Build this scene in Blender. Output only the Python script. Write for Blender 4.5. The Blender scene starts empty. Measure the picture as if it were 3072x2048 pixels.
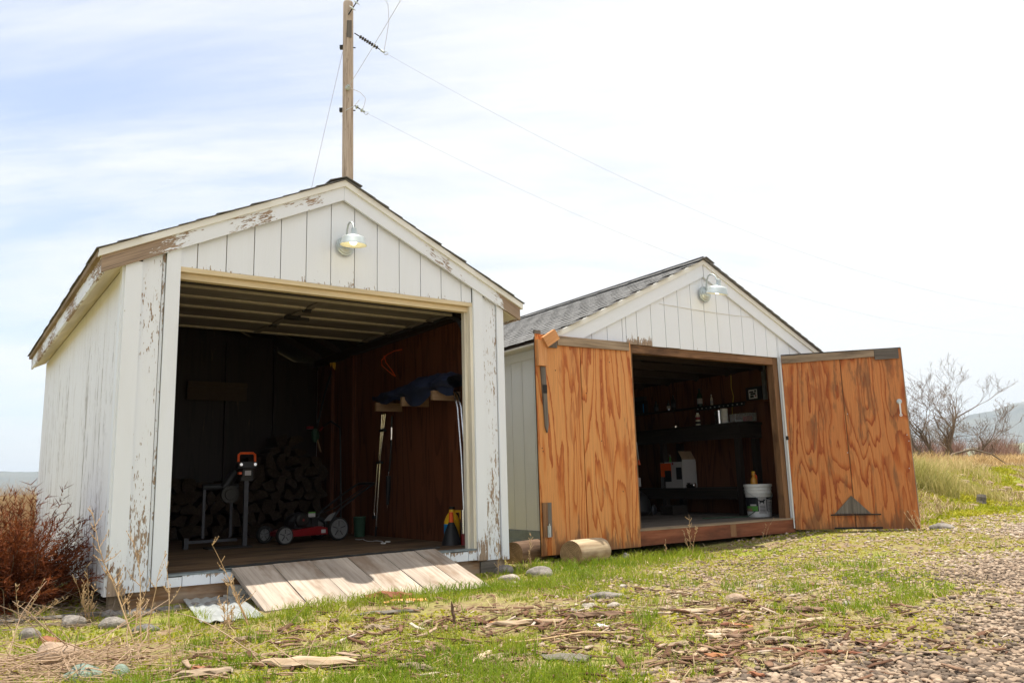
import bpy, bmesh, math, random
import numpy as np
from mathutils import Vector, Matrix, Euler
random.seed(7)
R = math.radians
scene = bpy.context.scene
COL = scene.collection

# ---------------------------------------------------------------- camera
CAM_Z = 0.763
pitch, roll = 0.17290, -0.02794
fwd = Vector((0, math.cos(pitch), math.sin(pitch)))
up0 = Vector((0, -math.sin(pitch), math.cos(pitch)))
right0 = Vector((1, 0, 0))
cr = math.cos(roll) * right0 + math.sin(roll) * up0
cu = -math.sin(roll) * right0 + math.cos(roll) * up0
cam = bpy.data.cameras.new('camera')
cam.sensor_fit = 'HORIZONTAL'; cam.sensor_width = 36.0
cam.lens = 36.0 * 2382.1 / 3072.0
cam.clip_start = 0.05; cam.clip_end = 30000
camo = bpy.data.objects.new('camera', cam); COL.objects.link(camo)
mw = Matrix.Identity(4)
for i in range(3):
    mw[i][0] = cr[i]; mw[i][1] = cu[i]; mw[i][2] = -fwd[i]
mw[0][3], mw[1][3], mw[2][3] = 0, 0, CAM_Z
camo.matrix_world = mw
scene.camera = camo

# ---------------------------------------------------------------- frames of the two sheds
YAW_L, YAW_R = 0.62143, 0.58715
O_L = Vector((-2.642, 5.274, 0.200))
O_R = Vector((1.208, 8.254, 0.224))
def LF(u, v, z=0.0):
    c, s = math.cos(YAW_L), math.sin(YAW_L)
    return Vector((O_L.x + u * c - v * s, O_L.y + u * s + v * c, O_L.z + z))
def RF(u, v, z=0.0):
    c, s = math.cos(YAW_R), math.sin(YAW_R)
    return Vector((O_R.x + u * c - v * s, O_R.y + u * s + v * c, O_R.z + z))

# ---------------------------------------------------------------- light
sun_dir = Vector((-math.sin(YAW_L) * 0.098 + math.cos(YAW_L) * 0.02,
                  math.cos(YAW_L) * 0.098 + math.sin(YAW_L) * 0.02, 1.0)).normalized()
sun_el = math.asin(sun_dir.z)
sun_az = math.atan2(sun_dir.x, sun_dir.y)
sl = bpy.data.lights.new('sun', 'SUN'); sl.energy = 5.0; sl.angle = R(0.53); sl.color = (1.0, 0.945, 0.83)
so = bpy.data.objects.new('sun', sl); COL.objects.link(so)
so.rotation_euler = (-sun_dir).to_track_quat('-Z', 'Y').to_euler()

world = bpy.data.worlds.new('World'); scene.world = world; world.use_nodes = True
wt = world.node_tree; wt.nodes.clear()
def wn(t, **kw):
    n = wt.nodes.new(t)
    for k, v in kw.items(): setattr(n, k, v)
    return n
sky = wn('ShaderNodeTexSky', sky_type='NISHITA'); sky.sun_disc = False
sky.sun_elevation = sun_el; sky.sun_rotation = sun_az
sky.air_density = 1.0; sky.dust_density = 1.2; sky.ozone_density = 1.0
tc = wn('ShaderNodeTexCoord')
sep = wn('ShaderNodeSeparateXYZ'); wt.links.new(tc.outputs['Generated'], sep.inputs[0])
def wm(op, a, b=None, clamp=False):
    n = wn('ShaderNodeMath', operation=op); n.use_clamp = clamp
    for i, x in enumerate((a, b)):
        if x is None: continue
        if isinstance(x, (int, float)): n.inputs[i].default_value = x
        else: wt.links.new(x, n.inputs[i])
    return n.outputs[0]
zc = wm('MAXIMUM', sep.outputs[2], 0.0); zz = wm('ADD', zc, 0.22)
cx = wm('DIVIDE', sep.outputs[0], zz); cy = wm('DIVIDE', sep.outputs[1], zz)
cmb = wn('ShaderNodeCombineXYZ'); wt.links.new(cx, cmb.inputs[0]); wt.links.new(cy, cmb.inputs[1])
mp = wn('ShaderNodeMapping'); mp.inputs['Rotation'].default_value = (0, 0, R(62)); mp.inputs['Scale'].default_value = (0.50, 1.7, 1)
mp.inputs['Location'].default_value = (0.35, 0.9, 0)
wt.links.new(cmb.outputs[0], mp.inputs[0])
def wnoise(scale, detail, rough, dist, src):
    n = wn('ShaderNodeTexNoise'); n.inputs['Scale'].default_value = scale; n.inputs['Detail'].default_value = detail
    n.inputs['Roughness'].default_value = rough; n.inputs['Distortion'].default_value = dist
    wt.links.new(src, n.inputs['Vector']); return n.outputs['Fac']
n1 = wnoise(1.25, 8, 0.60, 0.5, mp.outputs[0]); n2 = wnoise(0.55, 3, 0.5, 0.2, cmb.outputs[0]); n3 = wnoise(4.5, 6, 0.65, 1.2, mp.outputs[0])
fac = wm('ADD', wm('MULTIPLY', n1, 1.9), wm('MULTIPLY', n2, 0.7)); fac = wm('ADD', fac, wm('MULTIPLY', n3, 0.35))
fac = wm('ADD', fac, wm('MULTIPLY', sep.outputs[0], 0.62))          # thicker veil of cirrus towards the east
fac = wm('ADD', fac, wm('MULTIPLY', wm('POWER', wm('SUBTRACT', 1.0, zc), 8.0), 0.38))
mr = wn('ShaderNodeMapRange'); mr.interpolation_type = 'SMOOTHSTEP'
wt.links.new(fac, mr.inputs[0]); mr.inputs[1].default_value = 0.86; mr.inputs[2].default_value = 1.62; mr.inputs[3].default_value = 0.28; mr.inputs[4].default_value = 0.97
mixc = wn('ShaderNodeMix', data_type='RGBA'); wt.links.new(mr.outputs[0], mixc.inputs[0])
skm = wn('ShaderNodeMix', data_type='RGBA', blend_type='MULTIPLY'); skm.inputs[0].default_value = 1.0
wt.links.new(sky.outputs[0], skm.inputs[6]); skm.inputs[7].default_value = (1.20, 1.29, 1.44, 1)
wt.links.new(skm.outputs[2], mixc.inputs[6]); mixc.inputs[7].default_value = (7.3, 7.3, 7.2, 1)
bg = wn('ShaderNodeBackground'); bg.inputs[1].default_value = 0.10
wt.links.new(mixc.outputs[2], bg.inputs[0])
wo = wn('ShaderNodeOutputWorld'); wt.links.new(bg.outputs[0], wo.inputs[0])
vs = scene.view_settings; vs.view_transform = 'Standard'; vs.look = 'None'; vs.exposure = 0.62; vs.gamma = 1.0
vs.use_curve_mapping = False
scene.render.engine = 'CYCLES'
scene.cycles.max_bounces = 8; scene.cycles.diffuse_bounces = 4

# ---------------------------------------------------------------- material helpers
def srgb(r, g, b):
    f = lambda c: ((c / 255 + 0.055) / 1.055) ** 2.4 if c / 255 > 0.04045 else c / 255 / 12.92
    return (f(r), f(g), f(b))
class NT:
    def __init__(self, name):
        self.m = bpy.data.materials.new(name); self.m.use_nodes = True
        self.t = self.m.node_tree; self.t.nodes.clear()
        self.out = self.t.nodes.new('ShaderNodeOutputMaterial')
    def n(self, t, **kw):
        x = self.t.nodes.new(t)
        for k, v in kw.items(): setattr(x, k, v)
        return x
    def put(self, sock, x):
        if isinstance(x, (int, float)): sock.default_value = x
        elif isinstance(x, (tuple, list)):
            if len(sock.default_value) == 4 and len(x) == 3: x = (*x, 1)
            sock.default_value = x
        else: self.t.links.new(x, sock)
    def attr(self, name='gr', fac=False):
        a = self.n('ShaderNodeAttribute', attribute_name=name)
        return a.outputs['Fac'] if fac else a.outputs['Vector']
    def obj(self): return self.n('ShaderNodeTexCoord').outputs['Object']
    def rnd(self): return self.n('ShaderNodeObjectInfo').outputs['Random']
    def math(self, op, a, b=0.0, clamp=False):
        x = self.n('ShaderNodeMath', operation=op); x.use_clamp = clamp
        self.put(x.inputs[0], a); self.put(x.inputs[1], b); return x.outputs[0]
    def scale(self, v, s):
        x = self.n('ShaderNodeVectorMath', operation='MULTIPLY'); self.put(x.inputs[0], v); self.put(x.inputs[1], s); return x.outputs[0]
    def noise(self, v, s=(1, 1, 1), detail=3, rough=0.55, dist=0.0, color=False):
        if not isinstance(s, (tuple, list)): s = (s, s, s)
        x = self.n('ShaderNodeTexNoise'); self.put(x.inputs['Vector'], self.scale(v, s))
        x.inputs['Scale'].default_value = 1; x.inputs['Detail'].default_value = detail
        x.inputs['Roughness'].default_value = rough; x.inputs['Distortion'].default_value = dist
        return x.outputs['Color' if color else 'Fac']
    def step(self, x, a, b, lo=0.0, hi=1.0, smooth=True):
        m = self.n('ShaderNodeMapRange'); m.interpolation_type = 'SMOOTHSTEP' if smooth else 'LINEAR'
        self.put(m.inputs[0], x); self.put(m.inputs[1], a); self.put(m.inputs[2], b); self.put(m.inputs[3], lo); self.put(m.inputs[4], hi)
        return m.outputs[0]
    def ramp(self, f, stops, const=False):
        x = self.n('ShaderNodeValToRGB'); cr_ = x.color_ramp
        if const: cr_.interpolation = 'CONSTANT'
        while len(cr_.elements) < len(stops): cr_.elements.new(0.5)
        for e, (p, c) in zip(cr_.elements, stops): e.position = p; e.color = (*c, 1)
        self.put(x.inputs[0], f); return x.outputs[0]
    def mix(self, f, a, b, mode='MIX'):
        x = self.n('ShaderNodeMix', data_type='RGBA', blend_type=mode)
        self.put(x.inputs[0], f); self.put(x.inputs[6], a); self.put(x.inputs[7], b); return x.outputs[2]
    def bump(self, h, strength=0.3, dist=0.01, normal=None):
        x = self.n('ShaderNodeBump'); x.inputs['Strength'].default_value = strength; x.inputs['Distance'].default_value = dist
        self.put(x.inputs['Height'], h)
        if normal is not None: self.put(x.inputs['Normal'], normal)
        return x.outputs[0]
    def bsdf(self, color, rough=0.7, metal=0.0, normal=None, spec=0.3, **kw):
        b = self.n('ShaderNodeBsdfPrincipled')
        self.put(b.inputs['Base Color'], color); self.put(b.inputs['Roughness'], rough); self.put(b.inputs['Metallic'], metal)
        b.inputs['Specular IOR Level'].default_value = spec
        if normal is not None: self.put(b.inputs['Normal'], normal)
        for k, v in kw.items(): self.put(b.inputs[k.replace('_', ' ')], v)
        self.t.links.new(b.outputs[0], self.out.inputs[0]); return self.m

def mat_plain(name, c, rough=0.6, metal=0.0, spec=0.3, var=0.12, scale=30, bump=0.08, **kw):
    m = NT(name); g = m.obj(); n = m.noise(g, scale, 4)
    f = m.step(n, 0.3, 0.7, 1 - var, 1 + var, False)
    col = m.mix(1.0, c, m.mix(f, (0, 0, 0), (1, 1, 1)) if False else f, 'MULTIPLY')
    return m.bsdf(col, rough, metal, m.bump(n, bump, 0.004) if bump else None, spec, **kw)

def mat_paint(name, white=(0.795, 0.83, 0.875), bare1=(0.36, 0.265, 0.19), bare2=(0.17, 0.125, 0.095), stain=0.06, sa=(11, 56, 56), sb=(32, 150, 150), sc=(1.5, 7, 7)):
    """flaking white paint over grey brown wood; 'peel' says how far gone the board is"""
    m = NT(name); g = m.attr('gr'); p = m.attr('peel', True)
    a = m.noise(g, sa, 3, 0.6, 0.3); b = m.noise(g, sb, 2, 0.6, 0.1)
    c = m.noise(g, sc, 2)
    n = m.math('ADD', m.math('ADD', m.math('MULTIPLY', a, 0.44), m.math('MULTIPLY', b, 0.24)), m.math('MULTIPLY', c, 0.32))
    thr = m.math('SUBTRACT', 0.715, m.math('MULTIPLY', p, 0.34))
    mask = m.step(n, thr, m.math('ADD', thr, 0.012))
    edge = m.step(n, m.math('SUBTRACT', thr, 0.02), thr)            # lifted rim of the paint film
    cr1 = m.noise(g, (5, 130, 130), 4, 0.7)
    crack = m.step(cr1, 0.665, 0.69); crack = m.math('MULTIPLY', crack, m.step(p, 0.12, 0.55))
    grain = m.noise(g, (3, 90, 90), 4, 0.7)
    bare = m.ramp(grain, [(0.3, bare2), (0.52, bare1), (0.75, tuple(min(1, x * 1.25) for x in bare1))])
    dirt = m.noise(g, (1.2, 9, 9), 4, 0.6); d2 = m.step(dirt, 0.45, 0.75, 0.0, stain)
    wcol = m.mix(d2, white, (0.42, 0.37, 0.28)); 
    col = m.mix(m.math('MAXIMUM', mask, crack), wcol, bare)
    h = m.math('ADD', m.math('MULTIPLY', m.math('SUBTRACT', 1.0, mask), 1.0), m.math('MULTIPLY', grain, 0.35))
    h = m.math('ADD', h, m.math('MULTIPLY', edge, 0.25))
    return m.bsdf(col, m.mix(mask, (0.5,) * 3, (0.85,) * 3), 0, m.bump(h, 0.55, 0.0025), 0.3)

def mat_wood(name, c1, c2, c3, sc=(2.5, 40, 40), rough=0.75, stain=None, stain_amt=0.0, bump=0.4):
    m = NT(name); g = m.attr('gr'); n = m.noise(g, sc, 5, 0.65, 0.6); big = m.noise(g, (0.9, 4, 4), 3)
    col = m.ramp(n, [(0.28, c1), (0.5, c2), (0.74, c3)])
    col = m.mix(1.0, col, m.step(big, 0.3, 0.7, 0.78, 1.2, False), 'MULTIPLY')
    if stain: col = m.mix(m.step(m.noise(g, (1.6, 5, 5), 4, 0.65), 0.48, 0.68, 0, stain_amt), col, stain)
    return m.bsdf(col, rough, 0, m.bump(n, bump, 0.003), 0.25)

def mat_ply(name, light, mid, dark, bands=9.0, sc=(0.42, 3.1, 3.1), stain=(0.10, 0.055, 0.03), stain_lo=0.5, rough=0.55):
    """rotary cut fir: contour bands of a stretched noise, paler early wood, sharp edged orange late wood"""
    m = NT(name); g = m.attr('gr')
    wob = m.noise(g, (3.2, 9, 9), 3, 0.6)
    n = m.noise(g, sc, 2.2, 0.5, 0.35)
    n = m.math('ADD', n, m.math('MULTIPLY', wob, 0.035)); n = m.math('ADD', n, m.math('MULTIPLY', m.noise(g, (9, 70, 70), 3, 0.65), 0.020))
    fr = m.math('FRACT', m.math('MULTIPLY', n, bands))
    fine = m.noise(g, (2.5, 120, 120), 4, 0.7)
    col = m.ramp(fr, [(0.0, mid), (0.05, light), (0.58, light), (0.80, mid), (0.95, dark), (1.0, dark)])
    col = m.mix(m.step(m.noise(g, (0.5, 2.2, 2.2), 3), 0.35, 0.7, 0, 0.35), col, mid)
    blot = m.step(m.noise(g, (1.2, 6.5, 6.5), 3, 0.6, 0.8), 0.58, 0.63, 0, 0.42)
    col = m.mix(blot, col, tuple(x * 0.92 for x in dark))
    col = m.mix(1.0, col, m.step(fine, 0.25, 0.75, 0.74, 1.22, False), 'MULTIPLY')
    wear = m.attr('peel', True)
    st = m.noise(g, (2.0, 12, 12), 4, 0.7)
    col = m.mix(m.step(m.math('ADD', st, m.math('MULTIPLY', wear, 0.30)), stain_lo + 0.12, stain_lo + 0.28, 0, 0.70), col, stain)
    return m.bsdf(col, rough, 0, m.bump(m.math('ADD', fr, fine), 0.10, 0.002), 0.35)

# ---------------------------------------------------------------- mesh helpers
class MB:
    def __init__(self): self.v = []; self.f = []; self.g = []; self.p = []; self.k = 0
    def add(self, vs_, fs, gr=None, peel=0.0):
        b = len(self.v)
        self.v += [tuple(x) for x in vs_]
        self.g += [tuple(x) for x in gr] if gr is not None else [(x[2], x[0], x[1]) for x in vs_]
        self.p += list(peel) if hasattr(peel, '__len__') else [peel] * len(vs_)
        self.f += [tuple(b + i for i in f) for f in fs]; return self
    def slab(self, A, B, t, peel=0.0):
        """two long edges A, B (point lists) pushed through t; grain runs along the edges"""
        A = [Vector(a) for a in A]; B = [Vector(b) for b in B]; t = Vector(t); n = len(A)
        s = [0.0]
        for i in range(1, n): s.append(s[-1] + (A[i] - A[i - 1]).length)
        vs_, gr, pl = [], [], []
        for i in range(n):
            w = (B[i] - A[i]).length; q = peel[i] if hasattr(peel, '__len__') else peel
            for pt, gg in ((A[i], (s[i], 0, 0)), (B[i], (s[i], w, 0)), (B[i] + t, (s[i], w, t.length)), (A[i] + t, (s[i], 0, t.length))):
                vs_.append(pt); gr.append(gg); pl.append(q)
        fs = [(0, 1, 2, 3), tuple(4 * (n - 1) + j for j in (3, 2, 1, 0))]
        for i in range(n - 1):
            for j in range(4):
                k = (j + 1) % 4; fs.append((4 * i + j, 4 * i + 4 + j, 4 * i + 4 + k, 4 * i + k))
        return self.add(vs_, fs, gr, pl)
    def box(self, o, a, b, c, peel=0.0):
        o, a, b, c = (Vector(x) for x in (o, a, b, c))
        e = sorted((a, b, c), key=lambda x: -x.length)
        return self.slab([o, o + e[0]], [o + e[1], o + e[1] + e[0]], e[2], peel)
    def bx(self, x0, x1, y0, y1, z0, z1, peel=0.0):
        return self.box((x0, y0, z0), (x1 - x0, 0, 0), (0, y1 - y0, 0), (0, 0, z1 - z0), peel)
    def tube(self, pts, r, n=8, cap=True, peel=0.0):
        pts = [Vector(p) for p in pts]; m = len(pts)
        rs = r if hasattr(r, '__len__') else [r] * m
        vs_, gr = [], []; s = 0.0; ref = None
        for i in range(m):
            d = (pts[min(i + 1, m - 1)] - pts[max(i - 1, 0)])
            d = d.normalized() if d.length > 1e-9 else Vector((0, 0, 1))
            if ref is None: ref = Vector((0, 0, 1)) if abs(d.z) < 0.9 else Vector((1, 0, 0))
            x = ref - d * ref.dot(d)
            if x.length < 1e-6: x = d.orthogonal()
            x.normalize(); y = d.cross(x); ref = x
            if i: s += (pts[i] - pts[i - 1]).length
            for j in range(n):
                a = 2 * math.pi * j / n
                vs_.append(pts[i] + (x * math.cos(a) + y * math.sin(a)) * rs[i]); gr.append((s, math.cos(a) * rs[i], math.sin(a) * rs[i]))
        fs = []
        for i in range(m - 1):
            for j in range(n):
                k = (j + 1) % n; fs.append((i * n + j, i * n + k, (i + 1) * n + k, (i + 1) * n + j))
        if cap: fs += [tuple(range(n))[::-1], tuple((m - 1) * n + j for j in range(n))]
        return self.add(vs_, fs, gr, peel)
    def lathe(self, prof, n=24, o=(0, 0, 0), axis=(0, 0, 1), cap=False):
        o = Vector(o); ax = Vector(axis).normalized(); x = ax.orthogonal().normalized(); y = ax.cross(x)
        vs_, gr = [], []
        for r, h in prof:
            for j in range(n):
                a = 2 * math.pi * j / n
                vs_.append(o + ax * h + (x * math.cos(a) + y * math.sin(a)) * r); gr.append((h, r * math.cos(a), r * math.sin(a)))
        fs = []
        for i in range(len(prof) - 1):
            for j in range(n):
                k = (j + 1) % n; fs.append((i * n + j, i * n + k, (i + 1) * n + k, (i + 1) * n + j))
        if cap: fs += [tuple(range(n))[::-1], tuple((len(prof) - 1) * n + j for j in range(n))]
        return self.add(vs_, fs, gr)
    def blob(self, c, s, seed=0, rough=0.18, sub=2, rot=(0, 0, 0), flat=0.0):
        bm = bmesh.new(); bmesh.ops.create_icosphere(bm, subdivisions=sub, radius=1.0)
        rg = random.Random(seed); ph = [(Vector((rg.uniform(-1, 1), rg.uniform(-1, 1), rg.uniform(-1, 1))) * rg.uniform(1.5, 5), rg.uniform(0, 6.28)) for _ in range(7)]
        M3 = Euler(rot).to_matrix(); vs_ = []
        for v in bm.verts:
            k = 1 + rough * sum(math.sin(q.dot(v.co) + h) for q, h in ph) / 3
            q = v.co * k
            if flat and q.z < -flat: q.z = -flat
            vs_.append(M3 @ Vector((q.x * s[0], q.y * s[1], q.z * s[2])) + Vector(c))
        fs = [tuple(v.index for v in f.verts) for f in bm.faces]; bm.free()
        return self.add(vs_, fs)
    def prism(self, poly, t):
        P = [Vector(p) for p in poly]; t = Vector(t); n = len(P)
        fs = [tuple(range(n))[::-1], tuple(range(n, 2 * n))] + [(i, (i + 1) % n, n + (i + 1) % n, n + i) for i in range(n)]
        return self.add(P + [p + t for p in P], fs)
    def build(self, name, mat, parent=None, loc=(0, 0, 0), rot=(0, 0, 0), smooth=False, shift=True):
        me = bpy.data.meshes.new(name); me.from_pydata(self.v, [], self.f)
        bm = bmesh.new(); bm.from_mesh(me); bmesh.ops.recalc_face_normals(bm, faces=bm.faces[:]); bm.to_mesh(me); bm.free()
        g = np.array(self.g, np.float32)
        if shift: g = g + np.array([random.uniform(0, 40) for _ in range(3)], np.float32)
        a = me.attributes.new('gr', 'FLOAT_VECTOR', 'POINT'); a.data.foreach_set('vector', g.ravel())
        a = me.attributes.new('peel', 'FLOAT', 'POINT'); a.data.foreach_set('value', np.array(self.p, np.float32))
        me.materials.append(mat)
        if smooth:
            me.polygons.foreach_set('use_smooth', [True] * len(me.polygons))
            me.set_sharp_from_angle(angle=R(38))
        o = bpy.data.objects.new(name, me); COL.objects.link(o)
        o.location = loc; o.rotation_euler = rot
        if parent is not None: o.parent = parent
        return o
def tag(o, label=None, cat=None, group=None, kind=None):
    if label: o['label'] = label
    if cat: o['category'] = cat
    if group: o['group'] = group
    if kind: o['kind'] = kind
    return o
def thing(name, label, cat, loc=(0, 0, 0), rotz=0.0, group=None):
    o = bpy.data.objects.new(name, None); COL.objects.link(o); o.empty_display_size = 0.1
    o.location = loc; o.rotation_euler = (0, 0, rotz)
    return tag(o, label, cat, group)
def copy_tree(o, parent=None):
    c = o.copy(); COL.objects.link(c)
    if parent is not None: c.parent = parent
    for ch in list(o.children): copy_tree(ch, c)
    return c
def np_mesh(name, V, F, mat, gr=None, peel=None, smooth=False, kind='stuff', label=None, parent=None, cat=None):
    """big joined mesh straight from numpy arrays (F: all faces of one size)"""
    me = bpy.data.meshes.new(name); V = np.ascontiguousarray(V, np.float32); F = np.ascontiguousarray(F, np.int32)
    k = F.shape[1]
    me.vertices.add(len(V)); me.vertices.foreach_set('co', V.ravel())
    me.loops.add(F.size); me.loops.foreach_set('vertex_index', F.ravel())
    me.polygons.add(len(F)); me.polygons.foreach_set('loop_start', np.arange(0, F.size, k, dtype=np.int32))
    me.polygons.foreach_set('loop_total', np.full(len(F), k, np.int32))
    if smooth: me.polygons.foreach_set('use_smooth', np.ones(len(F), bool))
    me.update(calc_edges=True)
    if gr is not None:
        a = me.attributes.new('gr', 'FLOAT_VECTOR', 'POINT'); a.data.foreach_set('vector', np.ascontiguousarray(gr, np.float32).ravel())
    if peel is not None:
        a = me.attributes.new('peel', 'FLOAT', 'POINT'); a.data.foreach_set('value', np.ascontiguousarray(peel, np.float32))
    me.materials.append(mat)
    o = bpy.data.objects.new(name, me); COL.objects.link(o)
    if parent is not None: o.parent = parent
    return tag(o, label, cat, None, kind)
# ---------------------------------------------------------------- terrain functions
_lat = np.random.RandomState(3).rand(256, 256)
def vn(x, y, s=1.0, k=0):
    x = np.asarray(x, float) * s + 37.3 * k + 1000; y = np.asarray(y, float) * s + 11.7 * k + 1000
    xi = np.floor(x).astype(int); yi = np.floor(y).astype(int); fx = x - xi; fy = y - yi
    fx = fx * fx * (3 - 2 * fx); fy = fy * fy * (3 - 2 * fy)
    a = _lat[xi % 256, yi % 256]; b = _lat[(xi + 1) % 256, yi % 256]; c = _lat[xi % 256, (yi + 1) % 256]; d = _lat[(xi + 1) % 256, (yi + 1) % 256]
    return (a * (1 - fx) + b * fx) * (1 - fy) + (c * (1 - fx) + d * fx) * fy
def S(t):
    t = np.clip(t, 0, 1); return t * t * (3 - 2 * t)
def gh(x, y):
    x = np.asarray(x, float); y = np.asarray(y, float)
    h = 0.10 * S((x * 0.6 + y * 0.5 - 5) / 3.5)
    far = S((np.hypot(x, y) - 60) / 500)
    h = h + 0.62 * S((y - (5.7 + x * 0.98)) / 2.9) * S((x - 3.2) / 2.5) * (1 - 0.9 * far) * (1 + 0.22 * (vn(x, y, 0.9, 14) - 0.5))
    near = 1 - S((np.hypot(x, y) - 25) / 30)
    h = h + near * (0.028 * (vn(x, y, 1.1) - 0.5) + 0.016 * (vn(x, y, 4.0, 1) - 0.5) + 0.008 * (vn(x, y, 11.0, 2) - 0.5))
    h = h + (1 - near) * 0.5 * (vn(x, y, 0.03, 5) - 0.5) * (1 - far)
    return h - 22.0 * S((np.hypot(x, y) - 500) / 1500)
def gz(x, y): return float(gh(x, y))
def side(x, y): return (x - 0.51) * 0.787 - (y - 3.08) * 0.618      # >0 towards the gravel drive
def gravel(x, y):
    d = side(x, y) + 1.1 * (vn(x, y, 1.1, 3) - 0.5) + 0.6 * (vn(x, y, 4, 4) - 0.5)
    bank = S((y - (5.3 + x * 0.98)) / 1.2) * S((x - 3.0) / 1.5)
    return S((d + 0.02) / 1.0) * (1 - bank)
def pebbly(x, y):
    d = side(x, y) + 0.9 * (vn(x, y, 1.6, 6) - 0.5)
    return 0.30 * S((d + 2.3) / 1.1) * S((y - 4.2) / 1.5) * S((x + 0.1) / 0.8)
def loc2(o, yaw, x, y):
    dx = np.asarray(x) - o.x; dy = np.asarray(y) - o.y; c, s = math.cos(yaw), math.sin(yaw)
    return dx * c + dy * s, -dx * s + dy * c
def clear(x, y):
    """True where nothing built stands"""
    u, v = loc2(O_L, YAW_L, x, y); a = (u > -0.03) & (u < 3.2) & (v > -0.01) & (v < 5.05)
    b = (u > 0.79) & (u < 2.41) & (v > -0.72) & (v < 0.1)
    u2, v2 = loc2(O_R, YAW_R, x, y); c = (u2 > -0.9) & (u2 < 3.35) & (v2 > 0.05) & (v2 < 4.95)
    d = (u > 0.44) & (u < 0.86) & (v > -0.95) & (v < 0.0)
    return ~(a | b | c | d)

# ---------------------------------------------------------------- materials
M = {}
M['paint'] = mat_paint('flaking_white_paint')
M['paint_clean'] = mat_paint('cream_white_paint', white=(0.82, 0.81, 0.75), stain=0.08)
M['paint_side'] = mat_paint('side_wall_paint', white=(0.81, 0.825, 0.85), bare1=(0.25, 0.22, 0.195), stain=0.2, sa=(4.5, 75, 75), sb=(14, 190, 190), sc=(0.9, 12, 12))
M['tan'] = mat_wood('tan_painted_wood', (0.60, 0.48, 0.29), (0.68, 0.56, 0.36), (0.75, 0.64, 0.45), (1.5, 30, 30), 0.6)
M['cream'] = mat_wood('cream_painted_wood', (0.66, 0.60, 0.47), (0.74, 0.69, 0.57), (0.79, 0.75, 0.65), (1.5, 30, 30), 0.6)
M['soffit'] = mat_wood('soffit_board', (0.62, 0.56, 0.44), (0.68, 0.62, 0.50), (0.74, 0.68, 0.56), (1.5, 20, 20), 0.7)
M['ply_door'] = mat_ply('door_plywood', (0.64, 0.285, 0.088), (0.55, 0.185, 0.040), (0.36, 0.080, 0.012), bands=16, sc=(0.34, 3.0, 3.0))
M['ply_door2'] = mat_ply('weathered_door_plywood', (0.55, 0.212, 0.062), (0.46, 0.134, 0.028), (0.28, 0.054, 0.008), bands=16, sc=(0.42, 2.7, 2.7), stain_lo=0.46, stain=(0.17, 0.075, 0.03))
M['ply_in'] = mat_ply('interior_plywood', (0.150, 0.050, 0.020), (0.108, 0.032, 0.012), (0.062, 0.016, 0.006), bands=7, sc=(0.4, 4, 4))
M['ply_shaded'] = mat_ply('shaded_interior_plywood', (0.020, 0.011, 0.007), (0.015, 0.008, 0.005), (0.010, 0.005, 0.003), bands=7, sc=(0.4, 4, 4))  # interior plywood again, with the deep shade put into its colour
M['stud'] = mat_wood('bare_stud', (0.22, 0.13, 0.07), (0.30, 0.19, 0.11), (0.38, 0.25, 0.15))
M['jamb'] = mat_wood('brown_jamb', (0.15, 0.075, 0.036), (0.22, 0.115, 0.055), (0.30, 0.165, 0.085), stain=(0.05, 0.025, 0.015), stain_amt=0.7)
M['sill'] = mat_wood('red_brown_sill', (0.17, 0.055, 0.026), (0.24, 0.082, 0.040), (0.31, 0.125, 0.065), (2, 25, 25), stain=(0.09, 0.035, 0.02), stain_amt=0.7)
M['weathered'] = mat_wood('weathered_wood', (0.16, 0.115, 0.075), (0.29, 0.215, 0.145), (0.39, 0.30, 0.21), (2.2, 45, 45), 0.85, (0.10, 0.075, 0.055), 0.6, 0.7)
M['grey_wood'] = mat_wood('grey_weathered_wood', (0.085, 0.075, 0.065), (0.15, 0.13, 0.11), (0.22, 0.195, 0.165), (2.2, 45, 45), 0.85, None, 0, 0.6)
M['new_wood'] = mat_wood('orange_fir', (0.52, 0.22, 0.075), (0.66, 0.31, 0.12), (0.72, 0.38, 0.17), (2.5, 50, 50), 0.6)
M['ramp'] = mat_wood('pale_weathered_plank', (0.25, 0.20, 0.16), (0.38, 0.315, 0.26), (0.46, 0.39, 0.325), (1.6, 38, 38), 0.85, (0.22, 0.15, 0.10), 0.8, 0.45)
M['beam'] = mat_wood('brown_sill_beam', (0.10, 0.050, 0.024), (0.22, 0.115, 0.052), (0.36, 0.22, 0.12), (2.0, 30, 30), 0.8, (0.45, 0.38, 0.30), 0.5, 0.5)
M['floor_l'] = mat_wood('stained_floor_boards', (0.07, 0.042, 0.022), (0.15, 0.093, 0.052), (0.24, 0.158, 0.092), (1.2, 10, 10), 0.85, (0.045, 0.03, 0.02), 0.85, 0.4)
M['floor_r'] = mat_wood('grey_floor_boards', (0.085, 0.07, 0.057), (0.125, 0.105, 0.088), (0.17, 0.145, 0.125), (1.2, 14, 14), 0.85, (0.06, 0.045, 0.035), 0.7, 0.4)
M['rafter'] = mat_plain('dark_rafter', (0.035, 0.022, 0.015), 0.8)
M['bench'] = mat_wood('dark_bench_wood', (0.014, 0.011, 0.009), (0.024, 0.018, 0.014), (0.038, 0.028, 0.022))
M['black'] = mat_plain('black_plastic', (0.018, 0.018, 0.019), 0.45)
M['black_steel'] = mat_plain('black_steel', (0.03, 0.028, 0.026), 0.45, 0.6)
M['grey_steel'] = mat_plain('grey_painted_steel', (0.055, 0.055, 0.062), 0.45, 0.4)
M['galv'] = mat_plain('galvanised_steel', (0.50, 0.55, 0.55), 0.48, 0.6, 0.5, 0.10, 14, 0.05)
M['alu'] = mat_plain('bright_aluminium', (0.85, 0.85, 0.86), 0.22, 1.0, 0.5, 0.05)
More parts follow.
